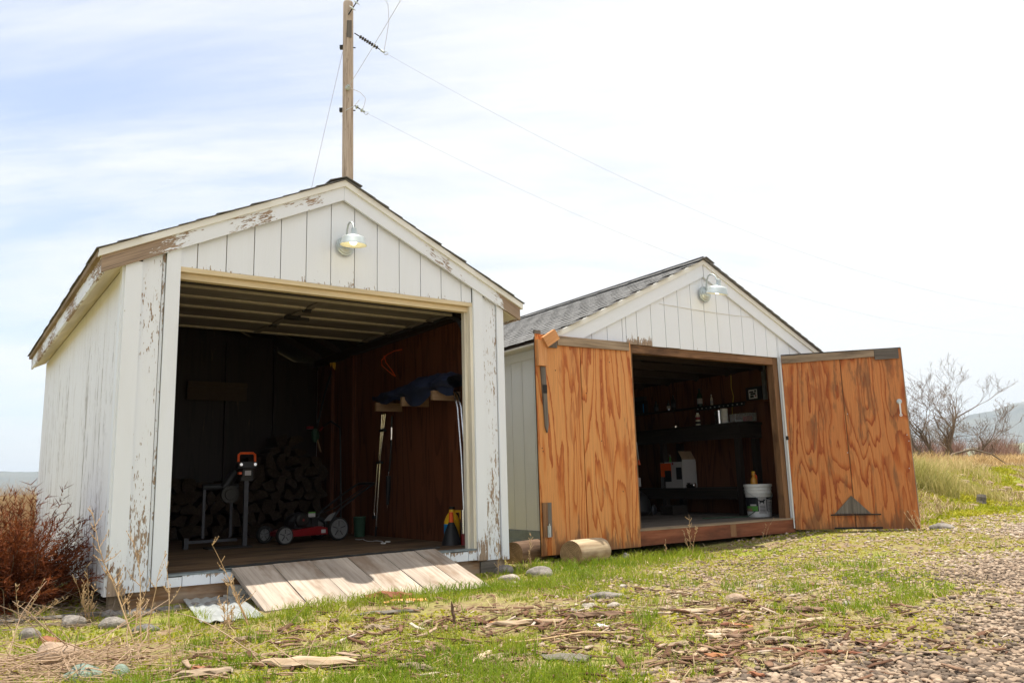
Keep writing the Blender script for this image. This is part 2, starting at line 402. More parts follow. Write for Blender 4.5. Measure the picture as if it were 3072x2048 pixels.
M['zinc_sheet'] = mat_plain('grey_metal_sheet', (0.30, 0.34, 0.37), 0.5, 0.5, 0.4, 0.15, 8)
M['corr'] = mat_plain('corrugated_sheet_metal', (0.50, 0.52, 0.52), 0.45, 0.55, 0.4, 0.18, 9)
M['flash'] = mat_plain('grey_flashing', (0.22, 0.255, 0.27), 0.55, 0.3, 0.4, 0.35, 18, 0.3)
M['orange'] = mat_plain('orange_plastic', (0.80, 0.11, 0.02), 0.4)
M['red'] = mat_plain('red_enamel', (0.20, 0.006, 0.009), 0.32, 0, 0.5)
M['wheel_grey'] = mat_plain('grey_wheel_plastic', (0.17, 0.17, 0.17), 0.5)
M['rubber'] = mat_plain('black_rubber', (0.02, 0.02, 0.02), 0.8)
M['white_plastic'] = mat_plain('white_plastic', (0.80, 0.80, 0.78), 0.4, 0, 0.4, 0.05)
M['label_white'] = mat_plain('white_label', (0.46, 0.44, 0.43), 0.6, 0, 0.3, 0.04)
M['label_green'] = mat_plain('green_label', (0.10, 0.30, 0.05), 0.5)
M['label_black'] = mat_plain('black_label', (0.015, 0.016, 0.02), 0.5)
M['yellow'] = mat_plain('yellow_plastic', (0.75, 0.42, 0.02), 0.4)
M['blue'] = mat_plain('blue_label', (0.02, 0.22, 0.50), 0.5)
M['navy'] = mat_plain('navy_tarp', (0.018, 0.026, 0.060), 0.55, 0, 0.4, 0.3, 8, 0.3)
M['amber'] = mat_plain('amber_plastic', (0.55, 0.25, 0.03), 0.25, 0, 0.5)
M['green_dark'] = mat_plain('dark_green_plastic', (0.03, 0.075, 0.045), 0.5)
M['green_glass'] = mat_plain('dark_green_glass', (0.02, 0.05, 0.025), 0.12, 0, 0.6)
M['cardboard'] = mat_plain('cardboard', (0.30, 0.20, 0.12), 0.8)
M['paper'] = mat_plain('off_white_paper', (0.70, 0.69, 0.66), 0.7)
M['cream_can'] = mat_plain('cream_spray_can', (0.66, 0.60, 0.45), 0.4, 0.2)
M['yellow_cord'] = mat_plain('yellow_cord', (0.55, 0.38, 0.06), 0.6)
M['wire'] = mat_plain('weathered_wire', (0.62, 0.62, 0.63), 0.5, 0.3)
M['insul'] = mat_plain('grey_green_glass_insulator', (0.42, 0.47, 0.44), 0.2, 0, 0.6)
M['insul_dark'] = mat_plain('dark_polymer_insulator', (0.07, 0.06, 0.055), 0.5)
m_ = NT('clear_plastic'); M['clear'] = m_.bsdf((0.9, 0.92, 0.92), 0.12, 0, None, 0.5, Transmission_Weight=0.85, IOR=1.25)
m_ = NT('lit_bulb'); M['bulb'] = m_.bsdf((0.9, 0.88, 0.8), 0.3, 0, None, 0.4, Emission_Color=(1.0, 0.90, 0.66, 1), Emission_Strength=3.2)
m_ = NT('shade_lining'); M['lining'] = m_.bsdf((0.80, 0.78, 0.62), 0.45, 0, None, 0.4)
def mat_shingle():
    m = NT('asphalt_shingle'); g = m.obj(); r = m.rnd(); gr = m.attr('gr')
    n = m.noise(gr, 260, 2); sp = m.noise(gr, (9, 9, 9), 3)
    base = m.ramp(m.math('ADD', m.math('MULTIPLY', r, 0.40), m.math('MULTIPLY', sp, 0.6)), [(0.1, (0.135, 0.133, 0.131)), (0.5, (0.18, 0.177, 0.174)), (0.95, (0.23, 0.226, 0.222))])
    col = m.mix(1.0, base, m.step(n, 0.3, 0.7, 0.6, 1.4, False), 'MULTIPLY')
    return m.bsdf(col, 0.92, 0, m.bump(n, 0.5, 0.002), 0.2)
M['shingle'] = mat_shingle()
def mat_rock(name, c, var=0.35, sc=14):
    m = NT(name); g = m.obj(); n = m.noise(g, sc, 5, 0.65); f = m.noise(g, 120, 2)
    col = m.mix(1.0, c, m.step(n, 0.3, 0.7, 1 - var, 1 + var, False), 'MULTIPLY')
    col = m.mix(m.step(f, 0.6, 0.7, 0, 0.25), col, (0.5, 0.48, 0.44))
    return m.bsdf(col, 0.9, 0, m.bump(m.math('ADD', n, m.math('MULTIPLY', f, 0.3)), 0.9, 0.015), 0.2)
M['rock_grey'] = mat_rock('grey_stone', (0.22, 0.195, 0.175), 0.5); M['rock_pale'] = mat_rock('pale_stone', (0.36, 0.31, 0.265), 0.45)
M['rock_dark'] = mat_rock('dark_stone', (0.15, 0.14, 0.135)); M['rock_green'] = mat_rock('green_grey_stone', (0.20, 0.25, 0.205), 0.45)
M['rock_brown'] = mat_rock('brown_stone', (0.34, 0.245, 0.175)); M['concrete'] = mat_rock('concrete_block', (0.42, 0.39, 0.34), 0.18, 30)
def mat_tint(name, stops, rough=0.8, trans=0.0, spec=0.2, noise_sc=None, bump=0.0):
    """colour picked per piece by the 'peel' attribute"""
    m = NT(name); t = m.attr('peel', True)
    col = m.ramp(t, stops)
    nrm = None
    if noise_sc:
        n = m.noise(m.obj(), noise_sc, 4, 0.65); col = m.mix(1.0, col, m.step(n, 0.3, 0.7, 0.72, 1.28, False), 'MULTIPLY')
        if bump: nrm = m.bump(n, bump, 0.004)
    mat = m.bsdf(col, rough, 0, nrm, spec)
    if trans:
        b = [x for x in m.t.nodes if x.type == 'BSDF_PRINCIPLED'][0]
        tr = m.n('ShaderNodeBsdfTranslucent'); m.put(tr.inputs[0], col)
        ms = m.n('ShaderNodeMixShader'); ms.inputs[0].default_value = trans
        m.t.links.new(b.outputs[0], ms.inputs[1]); m.t.links.new(tr.outputs[0], ms.inputs[2]); m.t.links.new(ms.outputs[0], m.out.inputs[0])
    return mat
M['gravel'] = mat_tint('river_gravel', [(0.0, (0.115, 0.085, 0.062)), (0.2, (0.225, 0.160, 0.112)), (0.45, (0.335, 0.245, 0.170)), (0.7, (0.40, 0.305, 0.22)), (0.85, (0.29, 0.23, 0.175)), (1.0, (0.48, 0.395, 0.305))], 0.8, 0, 0.25, 60, 0.3)
M['grass'] = mat_tint('spring_grass', [(0.0, (0.085, 0.155, 0.010)), (0.4, (0.175, 0.265, 0.016)), (0.75, (0.28, 0.335, 0.028)), (1.0, (0.40, 0.37, 0.075))], 0.6, 0.45, 0.25)
M['moss'] = mat_tint('yellow_green_ground_cover', [(0.0, (0.17, 0.22, 0.010)), (0.5, (0.34, 0.345, 0.018)), (1.0, (0.48, 0.415, 0.05))], 0.7, 0.35)
M['straw'] = mat_tint('dry_straw', [(0.0, (0.27, 0.18, 0.09)), (0.5, (0.42, 0.31, 0.17)), (1.0, (0.55, 0.44, 0.27))], 0.75, 0.25)
M['brush'] = mat_tint('dry_brush', [(0.0, (0.19, 0.115, 0.06)), (0.5, (0.36, 0.235, 0.125)), (1.0, (0.52, 0.38, 0.22))], 0.8, 0.25)
M['orange_grass'] = mat_tint('orange_straw_field_grass', [(0.0, (0.30, 0.185, 0.075)), (0.5, (0.46, 0.30, 0.13)), (1.0, (0.62, 0.45, 0.23))], 0.8, 0.25)
M['tallgrass'] = mat_tint('green_gold_tall_grass', [(0.0, (0.25, 0.26, 0.06)), (0.45, (0.45, 0.40, 0.13)), (1.0, (0.66, 0.52, 0.26))], 0.75, 0.3)
M['chip'] = mat_tint('bark_and_wood_chips', [(0.0, (0.085, 0.042, 0.025)), (0.4, (0.17, 0.090, 0.054)), (0.75, (0.27, 0.17, 0.11)), (0.93, (0.38, 0.28, 0.20)), (1.0, (0.54, 0.46, 0.38))], 0.88, 0, 0.15, 45, 0.5)
M['frond'] = mat_tint('rusty_dead_foliage', [(0.0, (0.035, 0.010, 0.005)), (0.45, (0.115, 0.030, 0.010)), (0.8, (0.22, 0.060, 0.017)), (1.0, (0.32, 0.125, 0.05))], 0.75, 0.3)
M['twig'] = mat_wood('grey_brown_twig', (0.10, 0.07, 0.05), (0.19, 0.14, 0.10), (0.28, 0.22, 0.16))
M['bark'] = mat_wood('tree_bark', (0.10, 0.072, 0.052), (0.19, 0.14, 0.10), (0.28, 0.215, 0.16), (2, 14, 14), 0.9, None, 0, 0.9)
M['redtwig'] = mat_tint('red_brown_twigs', [(0.0, (0.17, 0.095, 0.075)), (0.5, (0.30, 0.18, 0.145)), (1.0, (0.42, 0.28, 0.22))], 0.85)
M['weed'] = mat_wood('dry_weed_stalk', (0.34, 0.20, 0.095), (0.50, 0.34, 0.18), (0.62, 0.46, 0.28))
M['stem'] = mat_wood('dry_brown_stem', (0.22, 0.145, 0.09), (0.37, 0.255, 0.17), (0.50, 0.38, 0.27))
M['log_bark'] = mat_wood('peeled_log', (0.26, 0.18, 0.11), (0.45, 0.34, 0.22), (0.58, 0.47, 0.33), (1.8, 22, 22), 0.75, (0.22, 0.13, 0.07), 0.8, 0.6)
M['driftwood'] = mat_wood('pale_driftwood', (0.24, 0.155, 0.09), (0.42, 0.31, 0.205), (0.54, 0.43, 0.31), (3, 34, 34), 0.85, (0.25, 0.15, 0.08), 0.5, 0.9)
M['redwood'] = mat_wood('red_rotten_wood', (0.11, 0.042, 0.026), (0.22, 0.085, 0.05), (0.36, 0.165, 0.095), (3, 30, 30), 0.9, (0.5, 0.23, 0.08), 0.5, 0.9)
M['bark_chunk'] = mat_wood('dark_bark', (0.09, 0.052, 0.034), (0.18, 0.11, 0.072), (0.28, 0.185, 0.125), (3, 30, 30), 0.9, None, 0, 0.9)
def mat_endgrain():
    m = NT('log_end_grain'); g = m.attr('gr')
    w = m.n('ShaderNodeTexWave', wave_type='RINGS', rings_direction='X'); m.put(w.inputs['Vector'], g)
    w.inputs['Scale'].default_value = 22; w.inputs['Distortion'].default_value = 2.5; w.inputs['Detail'].default_value = 2
    n = m.noise(g, 18, 5, 0.7)
    col = m.ramp(w.outputs['Fac'], [(0.0, (0.20, 0.125, 0.065)), (0.6, (0.30, 0.195, 0.105)), (1.0, (0.36, 0.24, 0.135))])
    col = m.mix(1.0, col, m.step(n, 0.3, 0.7, 0.65, 1.25, False), 'MULTIPLY')
    return m.bsdf(col, 0.9, 0, m.bump(n, 0.4, 0.004), 0.15)
M['endgrain'] = mat_endgrain()
def mat_pole():
    m = NT('utility_pole_wood'); g = m.attr('gr'); n = m.noise(g, (0.8, 22, 22), 5, 0.7, 0.3); k = m.noise(g, (7, 30, 30), 3, 0.6)
    col = m.ramp(n, [(0.3, (0.20, 0.145, 0.105)), (0.48, (0.46, 0.365, 0.29)), (0.72, (0.62, 0.52, 0.43))])
    col = m.mix(m.step(k, 0.66, 0.70, 0, 0.7), col, (0.07, 0.05, 0.04))
    return m.bsdf(col, 0.85, 0, m.bump(n, 0.6, 0.01), 0.2)
M['pole'] = mat_pole()
def mat_ground():
    m = NT('soil_and_moss'); g = m.obj(); p = m.attr('peel', True)
    v = m.attr('gr')            # x: gravel share, y: moss share, z: dry field share
    s = m.n('ShaderNodeSeparateXYZ'); m.put(s.inputs[0], v)
    a = m.noise(g, 2.3, 6, 0.65); b = m.noise(g, 16, 5, 0.7); c = m.noise(g, 70, 3, 0.7)
    soil = m.ramp(b, [(0.3, (0.135, 0.085, 0.050)), (0.5, (0.25, 0.175, 0.11)), (0.72, (0.37, 0.285, 0.195))])
    moss = m.ramp(c, [(0.3, (0.13, 0.155, 0.022)), (0.55, (0.25, 0.27, 0.045)), (0.75, (0.36, 0.34, 0.10))])
    mm = m.step(m.math('ADD', m.math('MULTIPLY', a, 0.6), m.math('MULTIPLY', b, 0.4)), 0.42, 0.56)
    mm = m.math('MULTIPLY', mm, s.outputs[1])
    col = m.mix(mm, soil, moss)
    vo = m.n('ShaderNodeTexVoronoi', feature='F1'); m.put(vo.inputs['Vector'], g); vo.inputs['Scale'].default_value = 34
    peb = m.mix(m.step(vo.outputs['Distance'], 0.35, 0.75), m.mix(m.noise(vo.outputs['Position'], 40, 1), (0.22, 0.165, 0.12), (0.46, 0.36, 0.27)), (0.13, 0.10, 0.075))
    gm = m.step(m.math('ADD', s.outputs[0], m.math('MULTIPLY', m.math('SUBTRACT', b, 0.5), 0.8)), 0.35, 0.65)
    col = m.mix(gm, col, peb)
    fld = m.ramp(m.noise(g, (0.02, 0.02, 0.02), 5, 0.6), [(0.35, (0.25, 0.20, 0.10)), (0.55, (0.30, 0.255, 0.13)), (0.7, (0.17, 0.19, 0.075))])
    col = m.mix(s.outputs[2], col, fld)
    h = m.math('ADD', b, m.math('MULTIPLY', c, 0.6))
    h = m.math('SUBTRACT', h, m.math('MULTIPLY', m.math('MULTIPLY', vo.outputs['Distance'], gm), 1.2))
    return m.bsdf(col, 0.95, 0, m.bump(h, 0.7, 0.02), 0.1)
M['ground'] = mat_ground()

# ---------------------------------------------------------------- ground sheet, hills
def axis(lo, hi, step, far, grow=1.22):
    a = list(np.arange(lo, hi + 1e-6, step)); d = step; x = hi
    while x < far: d *= grow; x += d; a.append(x)
    d = step; x = lo
    while x > -far: d *= grow; x -= d; a.insert(0, x)
    return np.array(a)
xs = axis(-7, 12, 0.09, 9000); ys = axis(1.0, 17, 0.09, 9000)
GX, GY = np.meshgrid(xs, ys); nx, ny = len(xs), len(ys)
GZ = gh(GX, GY)
idx = np.arange(nx * ny).reshape(ny, nx)
F = np.stack([idx[:-1, :-1], idx[:-1, 1:], idx[1:, 1:], idx[1:, :-1]], -1).reshape(-1, 4)
rr = np.hypot(GX, GY)
fieldm = S((rr - 24) / 14)
mossm = (1 - fieldm) * np.clip(0.45 + 0.9 * (vn(GX, GY, 0.7, 9) - 0.25) + 0.5 * S((GY - (5.7 + GX * 0.98)) / 2) * S((GX - 3.2) / 2), 0, 1)
ground = np_mesh('ground', np.stack([GX, GY, GZ], -1).reshape(-1, 3), F, M['ground'],
        gr=np.stack([np.clip(gravel(GX, GY) + 0.6 * pebbly(GX, GY), 0, 1) * (1 - S((rr - 40) / 30)), mossm, fieldm], -1).reshape(-1, 3), smooth=True, kind='structure')

def ridge(name, mat, dist, prof, depth, seed):
    """a line of hills: prof gives (azimuth deg, crest height m)"""
    az = np.linspace(prof[0][0], prof[-1][0], 220); hh = np.interp(az, [p[0] for p in prof], [p[1] for p in prof])
    rows = []
    nr = 26
    for j in range(nr):
        t = j / (nr - 1); d = dist + (t - 0.75) * depth
        shape = math.sin(min(1, t / 0.75) * math.pi / 2) ** 1.3 if t < 0.75 else math.cos((t - 0.75) / 0.25 * math.pi / 2)
        x = np.sin(np.radians(az)) * d; y = np.cos(np.radians(az)) * d
        z = hh * shape * (1 + 0.14 * (vn(x, y, 0.006, seed) - 0.5) + 0.08 * (vn(x, y, 0.02, seed + 1) - 0.5) + 0.05 * (vn(x, y, 0.06, seed + 2) - 0.5)) - 30 * (1 - shape)
        rows.append(np.stack([x, y, z], -1))
    V = np.concatenate(rows); n = len(az); id_ = np.arange(n * nr).reshape(nr, n)
    Fq = np.stack([id_[:-1, :-1], id_[:-1, 1:], id_[1:, 1:], id_[1:, :-1]], -1).reshape(-1, 4)
    return np_mesh(name, V, Fq, mat, smooth=True, kind='structure')
def mat_hill(name, c1, c2, snow=None):
    m = NT(name); g = m.obj(); n = m.noise(g, (0.006, 0.006, 0.012), 6, 0.6)
    col = m.ramp(n, [(0.35, c1), (0.65, c2)])
    if snow:
        sp = m.n('ShaderNodeSeparateXYZ'); m.put(sp.inputs[0], g)
        k = m.step(m.math('ADD', sp.outputs[2], m.math('MULTIPLY', n, 60)), snow, snow + 12)
        col = m.mix(k, col, (0.75, 0.76, 0.78))
    return m.bsdf(col, 0.95, 0, None, 0.1)
hill_far = mat_hill('far_mountain', (0.075, 0.09, 0.095), (0.14, 0.145, 0.13), snow=222)
hill_mid = mat_hill('valley_slope', (0.17, 0.20, 0.105), (0.27, 0.25, 0.15))
ridge('mountains', hill_far, 3000, [(20, 100), (23, 108), (25.3, 118), (27, 132), (28.6, 152), (30.0, 166), (31, 170), (32.6, 190), (36, 235), (44, 270), (60, 220)], 1500, 20)
ridge('valley_hills', hill_mid, 1500, [(18, 20), (24, 22), (28, 27), (32.5, 36), (40, 50), (60, 45)], 800, 30)
ridge('hills', hill_far, 2500, [(-75, 50), (-60, 62), (-45, 60), (-36, 56), (-32.6, 57), (-30, 55), (-24, 56), (-10, 66), (2, 80), (14, 95), (24, 90)], 900, 40)

def lerp(a, b, n): return [Vector(a).lerp(Vector(b), i / (n - 1)) for i in range(n)]
rnd = random.Random(11)

# =================================================================== LEFT SHED
SHED_L = thing('shed', 'larger white shed with flaking paint, a plank ramp and its overhead door rolled up', 'shed', O_L, YAW_L)
W_, L_ = 3.142, 4.986
RIDGE, SL = 3.007, 0.4793                 # roof line z = RIDGE - SL * |u - 1.58|
UC = 1.58
def rz(u): return RIDGE - SL * abs(u - UC)
OP0, OP1, OPH = 0.354, 2.825, 2.130

# --- gable boards over the opening (grooves every 8 inches)
grooves = [0.354, 0.471] + [0.675 + 0.2035 * k for k in range(11)]
grooves = [g for g in grooves if g < 2.80] + [2.818]
for a, b in zip(grooves[:-1], grooves[1:]):
    z0 = OPH + rnd.uniform(-0.003, 0.003); z1 = min(rz(a), rz(b)) - 0.035
    nn = 9; t = [i / (nn - 1) for i in range(nn)]
    pk = [0.40 * max(0, 1 - x * 4) ** 1.2 + 0.06 + rnd.uniform(0, 0.03) for x in t]
    MB().slab(lerp((a + 0.0035, 0, z0), (a + 0.0035, 0, z1), nn), lerp((b - 0.0035, 0, z0), (b - 0.0035, 0, z1), nn), (0, 0.014, 0), pk).build('siding_board', M['paint'], SHED_L)
mb = MB()                                                        # sheathing behind the joints
mb.prism([(OP0, 0.016, OPH + 0.02), (OP1, 0.016, OPH + 0.02), (OP1, 0.016, rz(OP1) - 0.04), (UC, 0.016, RIDGE - 0.05), (OP0, 0.016, rz(OP0) - 0.04)], (0, 0.02, 0))
mb.bx(0.02, OP0 - 0.01, 0.016, 0.034, -0.06, 2.0); mb.bx(OP1 + 0.01, W_ - 0.02, 0.016, 0.034, -0.06, 2.0)
mb.build('sheathing', M['weathered'], SHED_L)
def vert(name, a, b, z0, z1, v0, v1, pk, mat='paint', nn=14):
    t = [i / (nn - 1) for i in range(nn)]
    return MB().slab(lerp((a, v0, z0), (a, v0, z1), nn), lerp((b, v0, z0), (b, v0, z1), nn), (0, v1 - v0, 0), [pk(x) for x in t]).build(name, M[mat], SHED_L)
# left pier: corner trim, badly flaked board, jamb trim
vert('corner_trim', 0.0, 0.107, -0.098, rz(0.0) - 0.125, -0.022, 0.0, lambda x: 0.16 + 0.75 * max(0, 0.22 - x) / 0.22)
vert('siding_board', 0.110, 0.236, -0.088, rz(0.11) - 0.10, -0.004, 0.014, lambda x: 0.45 + 0.10 * math.sin(x * 9) + 0.1 * max(0, 0.3 - x))
vert('siding_board', 0.241, 0.258, -0.088, rz(0.24) - 0.10, 0.002, 0.014, lambda x: 0.50)
vert('jamb_trim', 0.262, 0.356, -0.062, rz(0.262) - 0.10, -0.022, 0.0, lambda x: 0.12 + 0.55 * max(0, 0.10 - x) / 0.10)
# right pier
vert('jamb_trim', 2.823, 2.922, -0.095, rz(2.922) - 0.10, -0.022, 0.0, lambda x: 0.16 + 0.7 * max(0, 0.18 - x) / 0.18)
vert('siding_board', 2.927, 3.066, -0.100, rz(3.066) - 0.10, -0.004, 0.014, lambda x: 0.50 + 0.06 * math.sin(x * 11) - 0.18 * max(0, x - 0.75))
vert('corner_trim', 3.072, 3.142, -0.105, rz(3.142) - 0.10, -0.022, 0.0, lambda x: 0.14 + 0.5 * max(0, 0.12 - x) / 0.12)
# left side wall boards
nb = 24; vb = [0.10 + (L_ - 0.10) * i / nb for i in range(nb + 1)]
for a, b in zip(vb[:-1], vb[1:]):
    nn = 12; base = rnd.uniform(0.36, 0.46)
    pk = [base + 0.22 * max(0, 1 - 3.2 * i / (nn - 1)) - 0.18 * max(0, i / (nn - 1) - 0.75) * 4 for i in range(nn)]
    MB().slab(lerp((0.0, a + 0.001, -0.10), (0.0, a + 0.001, 2.085), nn), lerp((0.0, b - 0.001, -0.10), (0.0, b - 0.001, 2.085), nn), (0.013, 0, 0), pk).build('siding_board', M['paint_side'], SHED_L)
MB().slab(lerp((0.0, 0.0, -0.10), (0, 0, 2.09), 8), lerp((0.0, 0.096, -0.10), (0, 0.096, 2.09), 8), (-0.016, 0, 0), [0.55, 0.4, 0.3, 0.3, 0.22, 0.2, 0.2, 0.1]).build('corner_trim', M['paint'], SHED_L)
# right and back walls
for a, b in zip(vb[:-1], vb[1:]):
    MB().bx(W_ - 0.013, W_, a + 0.002, b - 0.002, -0.10, 2.10, 0.3).build('siding_board', M['paint_side'], SHED_L)
for k in range(15):
    a = 0.02 + k * 0.2068; z1 = min(rz(a), rz(a + 0.2)) - 0.05
    MB().bx(a, a + 0.203, L_ - 0.013, L_, -0.10, z1, 0.3).build('siding_board', M['paint_side'], SHED_L)
gm_ = MB(); gm_.prism([(0.03, L_ - 0.035, -0.1), (W_ - 0.03, L_ - 0.035, -0.1), (W_ - 0.03, L_ - 0.035, rz(W_) - 0.024), (UC, L_ - 0.035, RIDGE - 0.024), (0.03, L_ - 0.035, rz(0) - 0.024)], (0, 0.018, 0)); gm_.build('sheathing', M['rafter'], SHED_L)
# roof edge boards
def rake(u0, u1, top, bot, v0, v1, pk, name, mat='paint', n=24):
    us = [u0 + (u1 - u0) * i / (n - 1) for i in range(n)]
    return MB().slab([(u, v0, rz(u) + bot) for u in us], [(u, v0, rz(u) + top) for u in us], (0, v1 - v0, 0), [pk(u) for u in us]).build(name, M[mat], SHED_L)
rake(-0.152, UC - 0.001, -0.047, -0.163, -0.045, -0.023, lambda u: 0.26 + 0.80 * max(0, 1 - max(0, u + 0.05) / 0.55) ** 0.7 + (0.34 if 0.62 < u < 1.0 else 0) + (0.18 if 1.25 < u < 1.45 else 0), 'rake_board')
rake(UC + 0.001, 3.318, -0.047, -0.163, -0.045, -0.023, lambda u: 0.20 + 0.82 * S((u - 2.85) / 0.4) + (0.25 if 2.3 < u < 2.6 else 0), 'rake_board')
rake(-0.176, UC, 0.0, -0.050, -0.066, -0.025, lambda u: 0.10, 'rake_trim', 'paint_clean')
rake(UC, 3.338, 0.0, -0.050, -0.066, -0.025, lambda u: 0.12, 'rake_trim', 'paint_clean')
# eaves: fascia, drip strip, soffit boards
for sgn, u_ in ((-1, -0.150), (1, 3.310)):
    n = 16; v0, v1 = -0.022, L_ + 0.06
    MB().slab(lerp((u_, v0, 2.012), (u_, v1, 2.012), n), lerp((u_, v0, 2.135), (u_, v1, 2.135), n), (-0.02 * sgn, 0, 0), [0.62 + 0.16 * math.sin(i * 1.7) for i in range(n)]).build('fascia', M['paint'], SHED_L)
    MB().slab(lerp((u_ + 0.028 * sgn, v0 - 0.02, 2.130), (u_ + 0.028 * sgn, v1, 2.130), 2), lerp((u_ + 0.028 * sgn, v0 - 0.02, 2.166), (u_ + 0.028 * sgn, v1, 2.166), 2), (-0.03 * sgn, 0, 0), 0.7).build('drip_strip', M['weathered'], SHED_L)
    wu = 0.0 if sgn < 0 else W_
    zb = 2.026
    for k in range(4):
        a = v0 + 0.004 + (v1 - v0) * k / 4; b = v0 - 0.004 + (v1 - v0) * (k + 1) / 4
        MB().slab([(u_ - 0.021 * sgn, a, zb), (u_ - 0.021 * sgn, b, zb)], [(wu, a, zb + 0.064), (wu, b, zb + 0.064)], (0, 0, 0.01), 0.1).build('soffit_board', M['soffit'], SHED_L)
# roof decks and shingles
for sgn in (-1, 1):
    ue = UC + sgn * 1.757
    deck = MB().slab([(ue, -0.06, rz(ue) - 0.020), (ue, L_ + 0.1, rz(ue) - 0.020)], [(UC, -0.06, RIDGE - 0.020), (UC, L_ + 0.1, RIDGE - 0.020)], (0, 0, 0.021)).build('roof', M['rafter'], SHED_L)
    mb = MB(); rr_ = random.Random(5 + sgn)
    for i in range(14):
        c0 = i * 0.140; v = -0.085 + rr_.uniform(-0.01, 0.01)
        while v < L_ + 0.1:
            w = rr_.uniform(0.24, 0.34); d = c0 - 0.018 + rr_.uniform(-0.006, 0.006); e = c0 + 0.150
            lo = 0.008 + rr_.uniform(0, 0.006)
            def pt(s_, vv, h): return (ue - sgn * s_ * 0.9018, vv, rz(ue) + s_ * 0.4322 + h - 0.002)
            mb.slab([pt(d, v, lo), pt(d, v + w, lo)], [pt(min(e, 1.948), v, 0.003), pt(min(e, 1.948), v + w, 0.003)], (0, 0, 0.004)); v += w + 0.004
    s_ = mb.build('shingles', M['shingle'], deck); s_['kind'] = 'stuff'
mb = MB()
for k in range(17):
    v = -0.09 + k * 0.3; h = 0.020 + 0.004 * (k % 2)
    mb.slab([(UC - 0.14, v, RIDGE - 0.055 + h), (UC - 0.14, v + 0.31, RIDGE - 0.055 + h)], [(UC, v, RIDGE + h), (UC, v + 0.31, RIDGE + h)], (0, 0, 0.006))
    mb.slab([(UC + 0.14, v, RIDGE - 0.055 + h), (UC + 0.14, v + 0.31, RIDGE - 0.055 + h)], [(UC, v, RIDGE + h), (UC, v + 0.31, RIDGE + h)], (0, 0, 0.006))
mb.build('ridge_cap', M['shingle'], SHED_L)
# opening: header and right jamb, tan
MB().bx(OP0 + 0.003, 2.823, 0.0, 0.10, 2.096, 2.131).build('header_board', M['tan'], SHED_L)
MB().bx(OP0, 2.800, 0.040, 0.10, 2.050, 2.094).build('door_stop', M['tan'], SHED_L)
MB().slab([(2.796, 0.0, -0.01), (2.796, 0.0, 2.094)], [(2.796, 0.055, -0.01), (2.796, 0.055, 2.094)], (0.027, 0, 0)).build('jamb_board', M['cream'], SHED_L)
MB().slab([(2.772, 0.058, 0.0), (2.772, 0.058, 2.048)], [(2.772, 0.105, 0.0), (2.772, 0.105, 2.048)], (0.05, 0, 0)).build('door_stop', M['cream'], SHED_L)
MB().bx(0.330, 0.353, 0.0, 0.10, 0.0, 2.09).build('jamb_board', M['tan'], SHED_L)
# sill: short painted boards under the opening, timber beam below
sill = [(0.358, 0.455), (0.460, 0.640), (0.645, 0.800), (2.375, 2.56), (2.565, 2.735), (2.740, 2.822)]
for a, b in sill:
    zt = -0.012 + rnd.uniform(-0.004, 0.004); dz = 0.0 if a < 1 else 0.012
    MB().slab(lerp((a, -0.004, -0.078 - dz), (a, -0.004, zt), 5), lerp((b, -0.004, -0.078 - dz), (b, -0.004, zt), 5), (0, 0.016, 0), [0.30, 0.2, 0.2, 0.42, 0.60]).build('siding_board', M['paint'], SHED_L)
mb = MB(); mb.bx(0.362, 2.82, -0.006, 0.10, -0.009, 0.004)
mb.build('threshold_flashing', M['flash'], SHED_L)
MB().bx(0.13, 3.05, 0.018, 0.13, -0.205, -0.06).build('sill_beam', M['beam'], SHED_L)
MB().bx(0.02, 0.125, 0.03, 0.12, -0.26, -0.10).build('foundation_block', M['weathered'], SHED_L)
MB().bx(2.86, 3.02, -0.002, 0.10, -0.235, -0.107).build('foundation_block', M['grey_wood'], SHED_L)
MB().bx(3.03, 3.12, 0.02, 0.10, -0.235, -0.107).build('foundation_block', M['weathered'], SHED_L)
MB().bx(0.10, 3.05, 0.5, 4.9, -0.19, -0.03).build('floor_frame', M['rafter'], SHED_L)
# floor boards
fb = [0.100, 0.62, 1.23, 1.84, 2.45, 3.06, 3.67, 4.28, 4.90]
for a, b in zip(fb[:-1], fb[1:]):
    MB().slab([(0.05, a, -0.016), (3.09, a, -0.016)], [(0.05, b - 0.004, -0.016), (3.09, b - 0.004, -0.016)], (0, 0, 0.018)).build('floor_board', M['floor_l'], SHED_L)
# inside lining
pv = [0.11, 0.55, 1.769, 2.984, 4.20]
for a, b in zip(pv[:-1], pv[1:]):
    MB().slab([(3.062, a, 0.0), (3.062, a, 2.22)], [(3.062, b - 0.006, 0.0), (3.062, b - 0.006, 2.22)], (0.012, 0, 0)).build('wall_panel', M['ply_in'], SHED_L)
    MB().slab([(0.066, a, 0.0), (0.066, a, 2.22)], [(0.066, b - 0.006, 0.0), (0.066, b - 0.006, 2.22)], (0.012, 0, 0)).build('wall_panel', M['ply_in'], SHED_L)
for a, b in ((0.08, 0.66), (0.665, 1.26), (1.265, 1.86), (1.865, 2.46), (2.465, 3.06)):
    MB().slab([(a, 4.20, 0.0), (a, 4.20, min(rz(a), rz(b)) - 0.13)], [(b, 4.20, 0.0), (b, 4.20, min(rz(a), rz(b)) - 0.13)], (0, 0.012, 0)).build('wall_panel', M['ply_shaded'], SHED_L)
for v in (2.98, 3.62):
    MB().bx(3.018, 3.060, v, v + 0.085, 0, 2.2).build('stud', M['ply_in'], SHED_L)
for u in (1.26, 1.86, 2.46):
    MB().bx(u, u + 0.04, 4.15, 4.198, 0, 2.35).build('stud', M['ply_shaded'], SHED_L)
MB().bx(3.00, 3.060, 0.12, 4.19, 2.10, 2.19).build('top_plate', M['rafter'], SHED_L)
